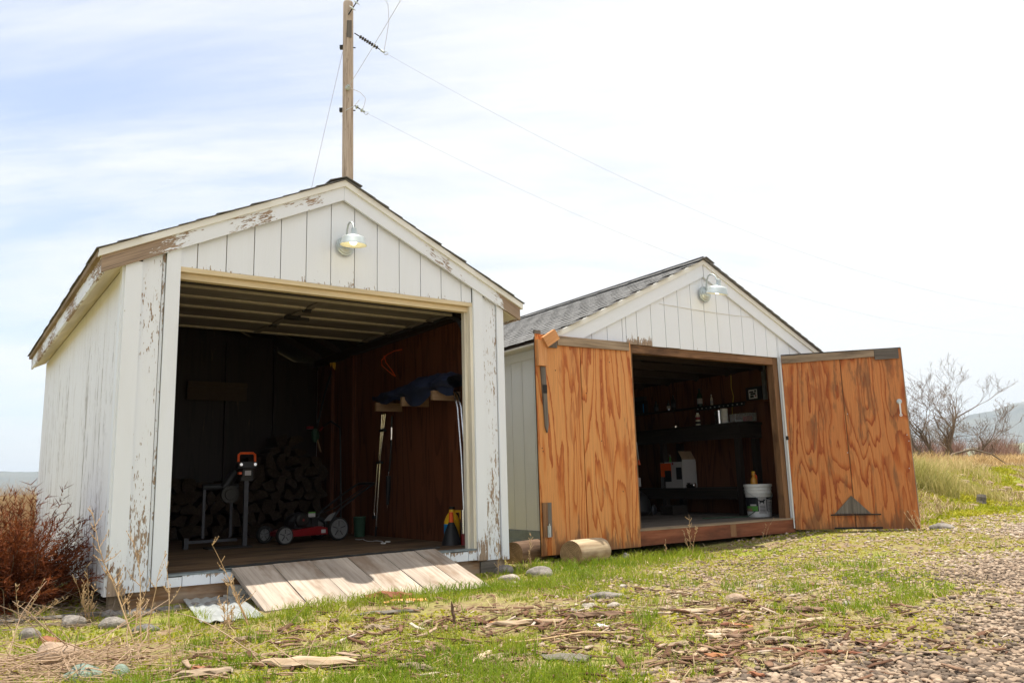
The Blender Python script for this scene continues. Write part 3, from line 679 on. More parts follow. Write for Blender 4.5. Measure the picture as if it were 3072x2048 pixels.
for k in range(7):
    v = 0.45 + k * 0.61
    mb = MB()
    for s in (-1, 1):
        ue = UC + s * 1.5
        mb.slab([(ue, v, rz(ue) - 0.115), (UC, v, RIDGE - 0.115)], [(ue, v, rz(ue) - 0.025), (UC, v, RIDGE - 0.025)], (0, 0.04, 0))
    mb.build('rafter', M['rafter'], SHED_L)
# overhead door, rolled up under the rafters
GD = MB().bx(0.40, 2.80, 0.285, 0.300, 2.088, 2.150).build('overhead_door', M['black'], SHED_L)
def dz(v): return 2.080 + 0.024 * (v - 0.3)
m_ = NT('door_panel_underside'); g_ = m_.attr('gr'); n_ = m_.noise(g_, (1.0, 4, 4), 5, 0.7)
M['panel'] = m_.bsdf(m_.ramp(n_, [(0.35, (0.12, 0.10, 0.08)), (0.55, (0.185, 0.165, 0.14)), (0.75, (0.24, 0.22, 0.19))]), 0.7, 0, None, 0.3)
M['panel_rib'] = mat_plain('door_panel_rib', (0.40, 0.36, 0.27), 0.6)
pvs = [0.305, 0.72, 1.13, 1.60, 2.14]
for i, (a, b) in enumerate(zip(pvs[:-1], pvs[1:])):
    p_ = MB().slab([(0.38, a, dz(a)), (2.80, a, dz(a))], [(0.38, b - 0.006, dz(b)), (2.80, b - 0.006, dz(b))], (0, 0, 0.035)).build('door_panel', M['panel'], GD)
    mb = MB(); mb.bx(0.38, 2.80, b - 0.055, b - 0.008, dz(b) - 0.016, dz(b) - 0.001)
    if i == 0: mb.bx(0.38, 2.80, a + 0.002, a + 0.03, dz(a) - 0.016, dz(a) - 0.001)
    mb.build('panel_rib', M['panel_rib'], GD)
    MB().bx(1.54, 1.60, a + 0.035, b - 0.06, dz((a + b) / 2) - 0.014, dz((a + b) / 2) - 0.004).build('panel_stile', M['panel'], GD)
    MB().bx(2.72, 2.78, a + 0.035, b - 0.06, dz((a + b) / 2) - 0.014, dz((a + b) / 2) - 0.004).build('panel_stile', M['panel'], GD)
    if i < 3:
        h = MB(); h.bx(1.545, 1.595, b - 0.06, b + 0.045, dz(b) - 0.026, dz(b) - 0.015); h.tube([(1.535, b - 0.005, dz(b) - 0.03), (1.605, b - 0.005, dz(b) - 0.03)], 0.011, 8)
        h.build('hinge', M['black_steel'], GD)
        h = MB(); h.bx(2.75, 2.82, b - 0.05, b + 0.04, dz(b) - 0.03, dz(b) - 0.014); h.tube([(2.78, b, dz(b) - 0.01), (2.86, b, dz(b) - 0.01)], 0.018, 8)
        h.build('roller_bracket', M['black_steel'], GD)
h = MB(); h.bx(1.50, 1.63, 1.02, 1.09, dz(1.05) - 0.045, dz(1.05) - 0.012); h.tube([(1.62, 1.055, dz(1) - 0.035), (1.72, 1.055, dz(1) - 0.035)], 0.016, 8); h.build('lock_handle', M['black_steel'], GD)
for u in (2.835, 0.375):
    pts = [(u, 2.45, 2.135)] + [(u, 0.45, 2.085)] + [(u, 0.45 - 0.30 * math.sin(a), 1.785 + 0.30 * math.cos(a)) for a in [R(d) for d in range(15, 91, 15)]] + [(u, 0.15, 1.2), (u, 0.15, 0.02)]
    MB().tube(pts, 0.022, 6).build('door_track', M['grey_steel'], SHED_L)
MB().tube([(0.36, 0.20, 2.23), (2.84, 0.20, 2.23)], 0.03, 10).build('torsion_spring', M['black_steel'], SHED_L)

# =================================================================== RIGHT SHED
SHED_R = thing('shed', 'smaller white shed with grey shingles and two open orange plywood doors', 'shed', O_R, YAW_R)
U0, U1, LR = -0.85, 3.29, 4.9
RC, RR_, SR = 1.200, 2.982, 0.4725
def rzr(u): return RR_ - SR * abs(u - RC)
H0, H1, HH = 0.0, 2.44, 1.922
gr_ = sorted([0.786 + 0.2095 * k for k in range(-8, 12)])
gr_ = [U0] + [g for g in gr_ if U0 + 0.05 < g < U1 - 0.05] + [U1]
edges = sorted(set(gr_ + [H0, H1]))
for a, b in zip(edges[:-1], edges[1:]):
    if b - a < 0.02: continue
    mid = (a + b) / 2; over = H0 < mid < H1
    z0 = HH + rnd.uniform(-0.002, 0.002) if over else -0.02; z1 = min(rzr(a), rzr(b)) - 0.05
    nn = 10; sp = 0.66 if 0.0 < mid < 0.46 else 0.0
    pk = [0.30 * max(0, 1 - 5 * i / (nn - 1)) + sp * max(0, 1 - 2.6 * i / (nn - 1)) + 0.0 for i in range(nn)]
    MB().slab(lerp((a + 0.0036, 0, z0), (a + 0.0036, 0, z1), nn), lerp((b - 0.0036, 0, z0), (b - 0.0036, 0, z1), nn), (0, 0.014, 0), pk).build('siding_board', M['paint'], SHED_R)
mb = MB(); mb.prism([(U0 + 0.02, 0.016, HH + 0.02), (U1 - 0.02, 0.016, HH + 0.02), (U1 - 0.02, 0.016, rzr(U1) - 0.07), (RC, 0.016, RR_ - 0.07), (U0 + 0.02, 0.016, rzr(U0) - 0.07)], (0, 0.02, 0))
mb.build('sheathing', M['rafter'], SHED_R)
gm_ = MB(); gm_.prism([(U0 + 0.03, LR - 0.036, -0.02), (U1 - 0.03, LR - 0.036, -0.02), (U1 - 0.03, LR - 0.036, rzr(U1) - 0.034), (RC, LR - 0.036, RR_ - 0.034), (U0 + 0.03, LR - 0.036, rzr(U0) - 0.034)], (0, 0.018, 0)); gm_.build('sheathing', M['rafter'], SHED_R)
sv = [0.10 + 0.2095 * k for k in range(24)]
for s, u in ((1, U0), (-1, U1)):
    for a, b in zip(sv[:-1], sv[1:]):
        MB().slab(lerp((u, a + 0.004, 0.03), (u, a + 0.004, 1.92), 4), lerp((u, b - 0.004, 0.03), (u, b - 0.004, 1.92), 4), (0.013 * s, 0, 0), 0.03).build('siding_board', M['paint_clean'], SHED_R)
    MB().bx(u - (0.02 if s > 0 else 0), u + (0 if s > 0 else 0.02), -0.01, LR, 1.785, 1.905, 0.03).build('frieze_board', M['paint_clean'], SHED_R)
    MB().bx(min(u + 0.016 * s, u + 0.03 * s), max(u + 0.016 * s, u + 0.03 * s), 0.02, LR, 0.0, 1.93).build('sheathing', M['rafter'], SHED_R)
for k in range(20):
    a = U0 + 0.01 + k * 0.2065
    MB().bx(a, a + 0.203, LR - 0.013, LR, 0.0, min(rzr(a), rzr(a + 0.2)) - 0.06, 0.05).build('siding_board', M['paint_clean'], SHED_R)
MB().bx(U0 - 0.012, U0 - 0.002, 0.30, LR, -0.085, 0.028).build('skirt_sheet', M['zinc_sheet'], SHED_R)
MB().bx(U0 - 0.026, U0 - 0.014, 0.30, LR, -0.20, -0.075).build('skirt_sheet', M['zinc_sheet'], SHED_R)
def raker(u0, u1, top, bot, v0, v1, name, mat, pk=0.03):
    us = [u0 + (u1 - u0) * i / 11 for i in range(12)]
    return MB().slab([(u, v0, rzr(u) + bot) for u in us], [(u, v0, rzr(u) + top) for u in us], (0, v1 - v0, 0), pk).build(name, M[mat], SHED_R)
for a, b in ((-1.03, RC - 0.001), (RC + 0.001, 3.43)):
    raker(a + 0.01, b, -0.052, -0.198, -0.030, -0.004, 'rake_board', 'paint')
    raker(a, b, 0.0, -0.055, -0.048, -0.022, 'rake_trim', 'paint_clean')
for s in (-1, 1):
    ue = RC + s * 2.235
    roof = MB().slab([(ue, -0.02, rzr(ue) - 0.03), (ue, LR + 0.1, rzr(ue) - 0.03)], [(RC, -0.02, RR_ - 0.03), (RC, LR + 0.1, RR_ - 0.03)], (0, 0, 0.028)).build('roof', M['rafter'], SHED_R)
    MB().bx(min(ue, ue - s * 0.16), max(ue, ue - s * 0.16), -0.02, LR, rzr(ue) - 0.05, rzr(ue) - 0.032).build('soffit_board', M['soffit'], SHED_R)
    sl_ = math.atan(SR)
    if s < 0:
        # the slope the photograph shows: every shingle a piece of its own
        protos = []
        for k in range(6):
            rk = random.Random(40 + k); mb = MB(); x = 0.0
            for q in range(1):
                mb.slab([(-0.020, 0.002, 0.0075), (-0.020, 0.298, 0.0065)], [(0.155, 0.002, 0.001), (0.155, 0.298, 0.001)], (0, 0, 0.0030))
            # a second laminate tab of random width gives the ragged shadow line
            w0 = rk.uniform(0.0, 0.15); w1 = w0 + rk.uniform(0.10, 0.14)
            mb.slab([(-0.022, w0, 0.0107), (-0.022, w1, 0.0107)], [(0.13, w0 + 0.01, 0.0046), (0.13, w1 - 0.01, 0.0046)], (0, 0, 0.0018))
            protos.append(mb)
        meshes = [None] * 6
        rows = 18; expo = 2.5 / rows
        for i in range(rows):
            for j in range(16):
                k = rnd.randrange(6)
                up_ = i * expo; v = -0.085 + j * 0.305 + (0.15 if i % 2 else 0.0) + rnd.uniform(-0.012, 0.012)
                if v > LR + 0.02: continue
                loc = (ue + up_ * math.cos(sl_), v, rzr(ue) + up_ * math.sin(sl_) + 0.001)
                if meshes[k] is None:
                    o = protos[k].build('shingle', M['shingle'], roof, loc, (0, -sl_, 0)); meshes[k] = o.data
                else:
                    o = bpy.data.objects.new('shingle', meshes[k]); COL.objects.link(o); o.parent = roof; o.location = loc; o.rotation_euler = (rnd.uniform(-0.004, 0.004), -sl_, 0)
    else:
        mb = MB()
        for i in range(18):
            u_ = ue - i * 0.1389 * math.cos(sl_); v = -0.085
            while v < LR + 0.05:
                w = rnd.uniform(0.24, 0.33); z_ = rzr(ue) + i * 0.1389 * math.sin(sl_)
                mb.slab([(u_ + 0.018, v, z_ + 0.005), (u_ + 0.018, v + w, z_ + 0.005)], [(u_ - 0.14, v, z_ + 0.068), (u_ - 0.14, v + w, z_ + 0.068)], (0, 0, 0.009)); v += w + 0.004
        q = mb.build('shingles', M['shingle'], roof); q['kind'] = 'stuff'
for k in range(17):
    v = -0.10 + k * 0.3; mb = MB(); h = 0.022 + 0.004 * (k % 2)
    for s in (-1, 1):
        mb.slab([(RC + 0.13 * s, v, RR_ - 0.061 + h), (RC + 0.13 * s, v + 0.31, RR_ - 0.061 + h)], [(RC, v, RR_ + h), (RC, v + 0.31, RR_ + h)], (0, 0, 0.007))
    mb.build('ridge_cap', M['shingle'], SHED_R)
# opening
MB().bx(H0, H1 - 0.085, 0.018, 0.10, 1.835, 1.920).build('header_beam', M['jamb'], SHED_R)
MB().bx(2.355, 2.438, 0.016, 0.105, 0.0, 1.920).build('jamb_post', M['jamb'], SHED_R)
MB().bx(0.002, 0.08, 0.018, 0.105, 0.0, 1.835).build('jamb_post', M['jamb'], SHED_R)
MB().bx(-0.02, 2.470, -0.020, 0.10, -0.150, -0.006).build('sill_beam', M['sill'], SHED_R)
MB().bx(-0.02, 2.470, -0.024, 0.16, -0.004, 0.012).build('sill_edge', M['weathered'], SHED_R)
MB().bx(1.36, 1.45, -0.0225, -0.0205, -0.140, -0.008).build('sill_patch', M['jamb'], SHED_R)
for k in range(8):
    a = 0.165 + k * 0.59
    MB().bx(U0 + 0.04, U1 - 0.04, a, a + 0.585, -0.018, 0.004).build('floor_board', M['floor_r'], SHED_R)
MB().bx(U0 + 0.04, U1 - 0.04, 0.2, LR - 0.05, -0.16, -0.02).build('floor_frame', M['rafter'], SHED_R)
for k in range(4):
    a = 0.11 + k * 1.19
    MB().slab([(U1 - 0.042, a, 0.0), (U1 - 0.042, a, 1.95)], [(U1 - 0.042, a + 1.184, 0.0), (U1 - 0.042, a + 1.184, 1.95)], (0.011, 0, 0)).build('wall_panel', M['ply_in'], SHED_R)
    MB().slab([(U0 + 0.045, a, 0.0), (U0 + 0.045, a, 1.95)], [(U0 + 0.045, a + 1.184, 0.0), (U0 + 0.045, a + 1.184, 1.95)], (0.011, 0, 0)).build('wall_panel', M['ply_shaded'], SHED_R)
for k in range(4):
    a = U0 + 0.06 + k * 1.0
    MB().slab([(a, LR - 0.05, 0.0), (a, LR - 0.05, min(rzr(a), rzr(a + 0.99)) - 0.14)], [(a + 0.99, LR - 0.05, 0.0), (a + 0.99, LR - 0.05, min(rzr(a), rzr(a + 0.99)) - 0.14)], (0, 0.011, 0)).build('wall_panel', M['ply_shaded'], SHED_R)
for k in range(8):
    v = 0.25 + k * 0.6; mb = MB()
    for s in (-1, 1):
        ue = RC + s * 2.0
        mb.slab([(ue, v, rzr(ue) - 0.13), (RC, v, RR_ - 0.13)], [(ue, v, rzr(ue) - 0.035), (RC, v, RR_ - 0.035)], (0, 0.04, 0))
    mb.build('rafter', M['rafter'], SHED_R)
    MB().bx(U0 + 0.05, U1 - 0.05, v, v + 0.04, 1.93, 2.02).build('ceiling_joist', M['rafter'], SHED_R)

# --- left door, folded right back against the wall
D1 = MB().bx(-1.217, -0.004, -0.042, -0.024, -0.150, 1.900).build('door', M['rafter'], SHED_R)
nn = 10
def wear(lo, hi): return [0.85 * max(0, 1 - 6 * i / (nn - 1)) + lo + (hi - lo) * i / (nn - 1) for i in range(nn)]
def panel(a, b, z0, z1, v0, v1, mat, par, lo=0.0, hi=0.0):
    return MB().slab(lerp((a, v0, z0), (a, v0, z1), nn), lerp((b, v0, z0), (b, v0, z1), nn), (0, v1 - v0, 0), wear(lo, hi)).build('plywood_panel', M[mat], par)
panel(-1.220, -0.680, -0.155, 1.925, -0.055, -0.0425, 'ply_door', D1)
panel(-0.671, -0.002, -0.152, 1.925, -0.055, -0.0425, 'ply_door', D1)
MB().slab([(-0.968, -0.078, 1.828), (-0.038, -0.078, 1.833)], [(-0.968, -0.078, 1.918), (-0.038, -0.078, 1.922)], (0, 0.022, 0)).build('top_rail', M['weathered'], D1)
MB().bx(-1.075, -0.972, -0.076, -0.056, 1.800, 1.930).build('rail_end', M['grey_wood'], D1)
MB().bx(-1.224, -1.15, -0.054, -0.030, 1.927, 1.962).build('rail_end', M['grey_wood'], D1)
MB().box((-1.118, -0.125, 1.790), (0.145, 0, 0.092), (-0.058, 0, 0.092), (0, 0.045, 0)).build('wood_block', M['new_wood'], D1)
MB().bx(-1.214, -1.112, -0.094, -0.056, 1.612, 1.865).build('wood_block', M['new_wood'], D1)
MB().prism([(-1.176, -0.078, 1.605), (-1.124, -0.078, 1.605), (-1.108, -0.078, 1.05), (-1.125, -0.078, 0.975), (-1.145, -0.078, 1.03)], (0, 0.022, 0)).build('latch_bar', M['grey_wood'], D1)
MB().bx(-1.165, -1.118, -0.084, -0.079, 1.35, 1.43).build('latch_strap', M['black_steel'], D1)
MB().bx(-1.206, -1.152, -0.072, -0.056, 0.012, 0.325).build('door_batten', M['jamb'], D1)
MB().bx(-1.150, -1.106, -0.072, -0.056, 0.012, 0.325).build('door_batten', M['grey_wood'], D1)
mb = MB(); mb.bx(-1.163, -1.130, -0.082, -0.073, 0.012, 0.115); mb.tube([(-1.147, -0.084, 0.02), (-1.147, -0.084, 0.135)], 0.006, 8); mb.bx(-1.155, -1.138, -0.090, -0.083, 0.05, 0.08)
mb.build('barrel_bolt', M['galv'], D1)
mb = MB()
for x, z in ((-1.18, 0.83), (-1.17, 0.80), (-0.99, 1.58), (-0.45, 0.90), (-0.62, 1.37), (-0.30, 1.7), (-0.2, 0.4)): mb.tube([(x, -0.057, z), (x, -0.054, z)], 0.006, 6)
mb.build('nail_heads', M['black_steel'], D1)
# --- right door, half open
DANG = R(-48.9); DW = 1.345
D2 = MB().bx(0.012, DW, 0.0, 0.018, -0.120, 1.915).build('door', M['jamb'], SHED_R, (2.452, -0.022, 0), (0, 0, DANG))
panel(0.012, 0.669, -0.122, 1.938, -0.0135, -0.0005, 'ply_door2', D2, 0.02, 0.30)
panel(0.678, DW, -0.126, 1.942, -0.0135, -0.0005, 'ply_door2', D2, 0.05, 0.42)
MB().slab([(0.014, -0.034, 1.842), (1.055, -0.034, 1.858)], [(0.014, -0.034, 1.934), (1.055, -0.034, 1.940)], (0, 0.02, 0)).build('top_rail', M['weathered'], D2)
MB().bx(1.058, 1.318, -0.036, -0.014, 1.822, 1.942).build('top_rail', M['grey_wood'], D2)
MB().bx(0.01, DW + 0.004, -0.036, 0.02, 1.9425, 1.950).build('edge_strip', M['black_steel'], D2)
MB().bx(DW + 0.0005, DW + 0.010, -0.013, 0.018, -0.125, 1.941).build('edge_strip', M['straw'] if False else M['weathered'], D2)
MB().bx(-0.006, 0.006, -0.020, -0.006, -0.105, 0.92).build('edge_strip', M['white_plastic'], D2)
MB().bx(-0.006, 0.006, -0.020, -0.006, 0.975, 1.86).build('edge_strip', M['white_plastic'], D2)
MB().bx(-0.012, 0.020, -0.022, -0.014, 0.925, 0.97).build('hinge', M['black_steel'], D2)
MB().prism([(0.455, -0.032, 0.052), (0.845, -0.032, 0.052), (0.650, -0.032, 0.256)], (0, 0.018, 0)).build('triangle_patch', M['grey_wood'], D2)
MB().bx(0.408, 0.948, -0.045, -0.030, 0.034, 0.048).build('edge_bar', M['black_steel'], D2)
MB().bx(0.44, 0.955, -0.030, -0.014, -0.118, -0.100).build('edge_bar', M['black_steel'], D2)
mb = MB(); mb.lathe([(0.0, 0.012), (0.022, 0.011), (0.030, 0.004), (0.030, 0.0)], 18, (1.272, -0.0145, 1.318), (0, -1, 0))
mb.build('latch_plate', M['galv'], D2, smooth=True)
mb = MB(); mb.prism([(1.264, -0.034, 1.31), (1.282, -0.034, 1.31), (1.280, -0.034, 1.175), (1.266, -0.034, 1.175)], (0, 0.010, 0)); mb.lathe([(0.016, 0), (0.016, 0.012), (0.007, 0.012), (0.007, 0)], 14, (1.272, -0.024, 1.16), (0, -1, 0))
mb.build('latch_handle', M['white_plastic'], D2)
mb = MB()
for x, z in ((1.315, 0.93), (1.328, 0.86), (1.30, 0.55), (0.70, 1.2), (0.66, 0.75)): mb.tube([(x, -0.0165, z), (x, -0.0135, z)], 0.006, 6)
mb.build('nail_heads', M['galv'], D2)
# =================================================================== barn lamps
def barn_lamp(label, loc, yaw, k=1.0, tilt=0.0):
    t = thing('barn_lamp', label, 'wall lamp', loc, yaw, 'gooseneck lamps on the gables')
    mb = MB(); mb.lathe([(0.0, 0.030), (0.030, 0.029), (0.040, 0.020), (0.058, 0.017), (0.064, 0.010), (0.074, 0.009), (0.078, 0.002), (0.078, 0.0)], 28, (0, -0.024, 0), (0, -1, 0))
    o = mb.build('back_plate', M['galv'], t, smooth=True)
    pts = [(0, -0.045, 0.02), (0, -0.052, 0.08), (0, -0.062, 0.13), (0, -0.082, 0.168), (0, -0.110, 0.180), (0, -0.140, 0.172), (0, -0.172, 0.148), (0, -0.185, 0.105)]
    MB().tube(pts, 0.0075, 10).build('gooseneck', M['galv'], t, smooth=True)
    ax = Vector((0, -math.sin(tilt), math.cos(tilt)))
    o_ = Vector((0, -0.185, 0.0))
    mb = MB(); mb.lathe([(0.010, 0.112), (0.021, 0.108), (0.026, 0.060), (0.032, 0.050), (0.055, 0.046), (0.082, 0.036), (0.089, 0.026), (0.097, -0.012), (0.106, -0.026), (0.106, -0.029)], 36, o_, ax)
    shade = mb.build('shade', M['galv'], t, smooth=True)
    mb = MB(); mb.lathe([(0.105, -0.0285), (0.094, -0.012), (0.085, 0.024), (0.078, 0.032), (0.030, 0.042), (0.001, 0.043)], 36, o_, ax)
    mb.build('shade_lining', M['lining'], shade, smooth=True)
    mb = MB(); mb.lathe([(0.002, -0.030), (0.018, -0.026), (0.028, -0.012), (0.029, 0.004), (0.022, 0.020), (0.014, 0.032), (0.014, 0.042)], 20, o_, ax)
    mb.build('bulb', M['bulb'], t, smooth=True)
    t.scale = (k, k, k)
    return t
barn_lamp('galvanised gooseneck lamp with a glowing bulb on the gable of the larger shed', LF(1.60, 0.0, 2.459), YAW_L, 1.0, R(4))
barn_lamp('galvanised gooseneck lamp tilted outwards under the peak of the smaller shed', RF(1.205, 0.0, 2.578), YAW_R, 1.18, R(14))
# a rust streak and thin wire sit on the smaller gable
c_ = MB(); pts = [(0.50, -0.006, 2.405), (0.95, -0.007, 2.392), (1.25, -0.006, 2.385), (1.75, -0.006, 2.384), (2.02, -0.008, 2.393)]
c_.tube(pts, 0.0035, 6); tag(c_.build('wire', M['white_plastic'], None, O_R, (0, 0, YAW_R)), 'thin white wire strung across the gable of the smaller shed', 'wire')

# =================================================================== ramp and what lies by it
RAMP = thing('ramp', 'sloping ramp of six pale weathered planks at the larger shed opening', 'ramp', LF(0.777, -0.40, -0.10), YAW_L)
tops = [0.777, 1.065, 1.350, 1.642, 1.923, 2.215, 2.408]; bots = [0.765, 1.050, 1.340, 1.626, 1.910, 2.213, 2.422]
bv = [-0.775, -0.80, -0.815, -0.80, -0.83, -0.815]
for i in range(6):
    e = 0.003; lift = rnd.uniform(-0.004, 0.004)
    a0 = Vector((tops[i] + e - 0.777, 0.378, 0.118 + 0.0122 * i * 0.2 + lift)); b0 = Vector((tops[i + 1] - e - 0.777, 0.378, 0.120 + 0.0122 * i * 0.2 + lift))
    a1 = Vector((bots[i] + e - 0.777, bv[i] + 0.40, -0.085 - 0.002 * i + lift)); b1 = Vector((bots[i + 1] - e - 0.777, bv[i] + 0.40 + rnd.uniform(-0.01, 0.01), -0.085 - 0.002 * i + lift))
    MB().slab(lerp(a0, a1, 4), lerp(b0, b1, 4), (0, 0, -0.030)).build('plank', M['ramp'], RAMP)
mb = MB(); pts = [(-0.06 + 1.74 * i / 30, 0.385 + 0.004 * math.sin(i * 1.3), 0.124 + 0.0005 * i + 0.003 * math.sin(i * 2.1)) for i in range(31)]
mb.tube(pts, 0.008, 6); mb.build('rubber_strip', M['rubber'], RAMP)
mb = MB(); mb.slab(lerp((-0.08, 0.39, 0.112), (1.66, 0.39, 0.136), 12), lerp((-0.06, 0.45, 0.112), (1.66, 0.45, 0.132), 12), (0, 0, 0.006))
mb.build('flashing_strip', M['flash'], RAMP)
t = MB(); t.bx(0, 0.26, 0, 0.10, 0, 0.060)
tag(t.build('block', M['concrete'], None, LF(0.735, -0.155, -0.150), (0, R(4), YAW_L + R(-8))), 'pale concrete block, upper one, propping the left edge of the ramp', 'block')
t = MB(); t.bx(0, 0.34, 0, 0.12, 0, 0.055)
tag(t.build('block', M['concrete'], None, LF(0.70, -0.185, -0.207), (0, R(3), YAW_L + R(-6))), 'pale concrete block, lower one, lying flat under the left edge of the ramp', 'block')
# corrugated sheet
mb = MB(); n = 60
A = [];  B = []
for i in range(n):
    s = i / (n - 1); z = 0.0045 * math.sin(s * math.pi * 2 * 5.5)
    A.append((s * 0.36, 0.0, z)); B.append((s * 0.36 - 0.02, -0.92, z + 0.0))
mb.slab(A, B, (0, 0, 0.003))
tag(mb.build('corrugated_sheet', M['corr'], None, LF(0.47, 0.0, -0.165), (R(1.5), R(1), YAW_L + R(-6)), smooth=True), 'sheet of grey corrugated metal lying on the ground left of the ramp', 'metal sheet')

# =================================================================== logs at the smaller shed
def log(name, label, p0, p1, r, mat, seed, cat='log', n=26, crack=0.0):
    p0, p1 = Vector(p0), Vector(p1); t = thing(name, label, cat, p0, 0)
    ax = (p1 - p0); L = ax.length; ax.normalize(); x = ax.cross(Vector((0, 0, 1))).normalized(); y = x.cross(ax)
    rg = random.Random(seed); ph = [rg.uniform(0, 6.28) for _ in range(4)]
    def rad(a): return r * (1 + 0.035 * math.sin(2 * a + ph[0]) + 0.025 * math.sin(3 * a + ph[1]) + 0.012 * math.sin(7 * a + ph[2]))
    vs_, gr = [], []
    m = 9
    for i in range(m):
        s = L * i / (m - 1); k = 0.965 if i in (0, m - 1) else 1
        s_ = s + (0.004 if i == 0 else (-0.004 if i == m - 1 else 0))
        for j in range(n):
            a = 2 * math.pi * j / n; q = rad(a) * k * (1 + 0.008 * math.sin(i * 1.7 + a))
            vs_.append(ax * s_ + x * math.cos(a) * q + y * math.sin(a) * q); gr.append((s, q * math.cos(a), q * math.sin(a)))
    fs = []
    for i in range(m - 1):
        for j in range(n): fs.append((i * n + j, i * n + (j + 1) % n, (i + 1) * n + (j + 1) % n, (i + 1) * n + j))
    mb = MB(); mb.add(vs_, fs, gr); mb.build('log_body', mat, t, smooth=True)
    for s in (0.004, L - 0.004):
        vs_ = [ax * s]; gr = [(0, 0, 0)]
        for j in range(n):
            a = 2 * math.pi * j / n; q = rad(a) * 0.966; vs_.append(ax * (s + (0 if s > 0.1 else 0)) + x * math.cos(a) * q + y * math.sin(a) * q); gr.append((0, q * math.cos(a), q * math.sin(a)))
        mb = MB(); mb.add(vs_, [(0, 1 + j, 1 + (j + 1) % n) for j in range(n)], gr)
        mb.build('cut_end', M['endgrain'], t, shift=False)
    return t
log('log', 'short peeled log with a smooth pale flank in front of the left plywood door', RF(-1.13, -0.37, -0.118), RF(-0.62, -0.17, -0.130), 0.115, M['log_bark'], 3)
log('log', 'darker rough log poking out under the left plywood door beside the larger shed', RF(-1.44, 0.10, -0.128), RF(-0.90, 0.25, -0.128), 0.115, M['bark_chunk'], 8)
log('log', 'small cut log half hidden under the rusty bush at the left edge', (-3.66, 5.62, 0.075), (-4.05, 5.95, 0.085), 0.068, M['bark_chunk'], 5)

# =================================================================== inside the larger shed
# firewood stacked across the back, every split log its own
def split_log(seed):
    rg = random.Random(seed); L = rg.uniform(0.34, 0.44); kind = rg.random(); r = rg.uniform(0.070, 0.105); pts = []
    if kind < 0.25: angs = [i * 2 * math.pi / 9 for i in range(9)]; pts = [(r * 0.85 * math.cos(a), r * 0.85 * math.sin(a)) for a in angs]
    elif kind < 0.6:
        pts = [(r * math.cos(a), r * math.sin(a) - r * 0.35) for a in [R(d) for d in range(10, 171, 32)]] + [(-r * 0.9, -r * 0.38), (r * 0.9, -r * 0.38)]
    else:
        pts = [(0, -r * 0.85)] + [(r * 1.15 * math.cos(a), r * 1.15 * math.sin(a) - r * 0.5) for a in [R(d) for d in range(35, 146, 22)]]
    pts = [(x * rg.uniform(0.9, 1.1), z * rg.uniform(0.9, 1.1)) for x, z in pts]
    mb = MB(); P = [(x, 0, z) for x, z in pts]; n = len(P)
    gr = [(0, x, z) for x, _, z in P] + [(L, x, z) for x, _, z in P]
    mb.add(P + [(x * 0.95, L, z * 0.95) for x, _, z in P], [tuple(range(n))[::-1], tuple(range(n, 2 * n))] + [(i, (i + 1) % n, n + (i + 1) % n, n + i) for i in range(n)], gr)
    return mb
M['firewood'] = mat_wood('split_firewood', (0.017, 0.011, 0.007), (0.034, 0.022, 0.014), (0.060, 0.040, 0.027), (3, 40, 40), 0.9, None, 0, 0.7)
fw_mesh = [None] * 9
def pile_top(u): return 0.72 + 0.10 * math.sin(u * 3.1) + 0.34 * math.exp(-((u - 2.45) / 0.38) ** 2)
cnt = 0
row = 0; z = 0.085
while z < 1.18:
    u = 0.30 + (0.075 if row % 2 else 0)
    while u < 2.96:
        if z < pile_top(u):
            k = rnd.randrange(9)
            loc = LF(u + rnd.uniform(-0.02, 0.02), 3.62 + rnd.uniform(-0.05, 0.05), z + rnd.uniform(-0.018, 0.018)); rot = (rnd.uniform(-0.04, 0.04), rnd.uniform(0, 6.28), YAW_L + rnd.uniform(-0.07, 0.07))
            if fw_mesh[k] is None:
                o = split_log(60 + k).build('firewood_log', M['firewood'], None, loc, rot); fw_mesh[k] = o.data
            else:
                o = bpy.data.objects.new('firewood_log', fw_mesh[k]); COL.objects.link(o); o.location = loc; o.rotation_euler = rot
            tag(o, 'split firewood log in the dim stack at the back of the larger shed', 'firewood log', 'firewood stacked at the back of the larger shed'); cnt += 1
        u += 0.150
    z += 0.128; row += 1

# log splitter on its stand
T = thing('log_splitter', 'dark log splitter with a bright orange top handle standing left of the red mower', 'log splitter', LF(1.525, 2.138, 0.003), YAW_L)
MB().bx(-0.020, 0.020, -0.02, 0.02, 0.0, 0.635).build('post', M['grey_steel'], T)
mb = MB(); mb.bx(-0.06, 0.055, -0.04, 0.04, 0.628, 0.665); mb.bx(-0.05, 0.05, -0.05, 0.06, 0.665, 0.74); mb.build('valve_block', M['black_steel'], T)
mb = MB(); mb.bx(-0.092, 0.092, -0.045, 0.05, 0.752, 0.812); mb.build('head', M['black'], T)
for s in (-1, 1):
    mb = MB(); mb.lathe([(0.0, 0.012), (0.014, 0.012), (0.020, 0.008), (0.024, 0.0)], 14, (s * 0.068, -0.046, 0.785), (0, -1, 0)); mb.build('bolt_head', M['alu'], T)
MB().tube([(-0.082, 0, 0.812), (-0.080, 0, 0.880), (-0.062, 0, 0.896), (0.062, 0, 0.896), (0.080, 0, 0.880), (0.082, 0, 0.812)], 0.012, 8).build('handle', M['orange'], T, smooth=True)
MB().bx(-0.092, -0.062, -0.06, -0.02, 0.690, 0.712).build('lever_knob', M['orange'], T)
mb = MB(); mb.bx(-0.03, 0.03, -0.052, -0.0505, 0.68, 0.725); mb.build('rating_label', M['label_white'], T)
mb = MB(); mb.bx(-0.50, -0.02, 0.16, 0.22, 0.050, 0.075); mb.bx(-0.52, -0.48, 0.15, 0.23, 0.0, 0.10); mb.build('beam', M['grey_steel'], T)
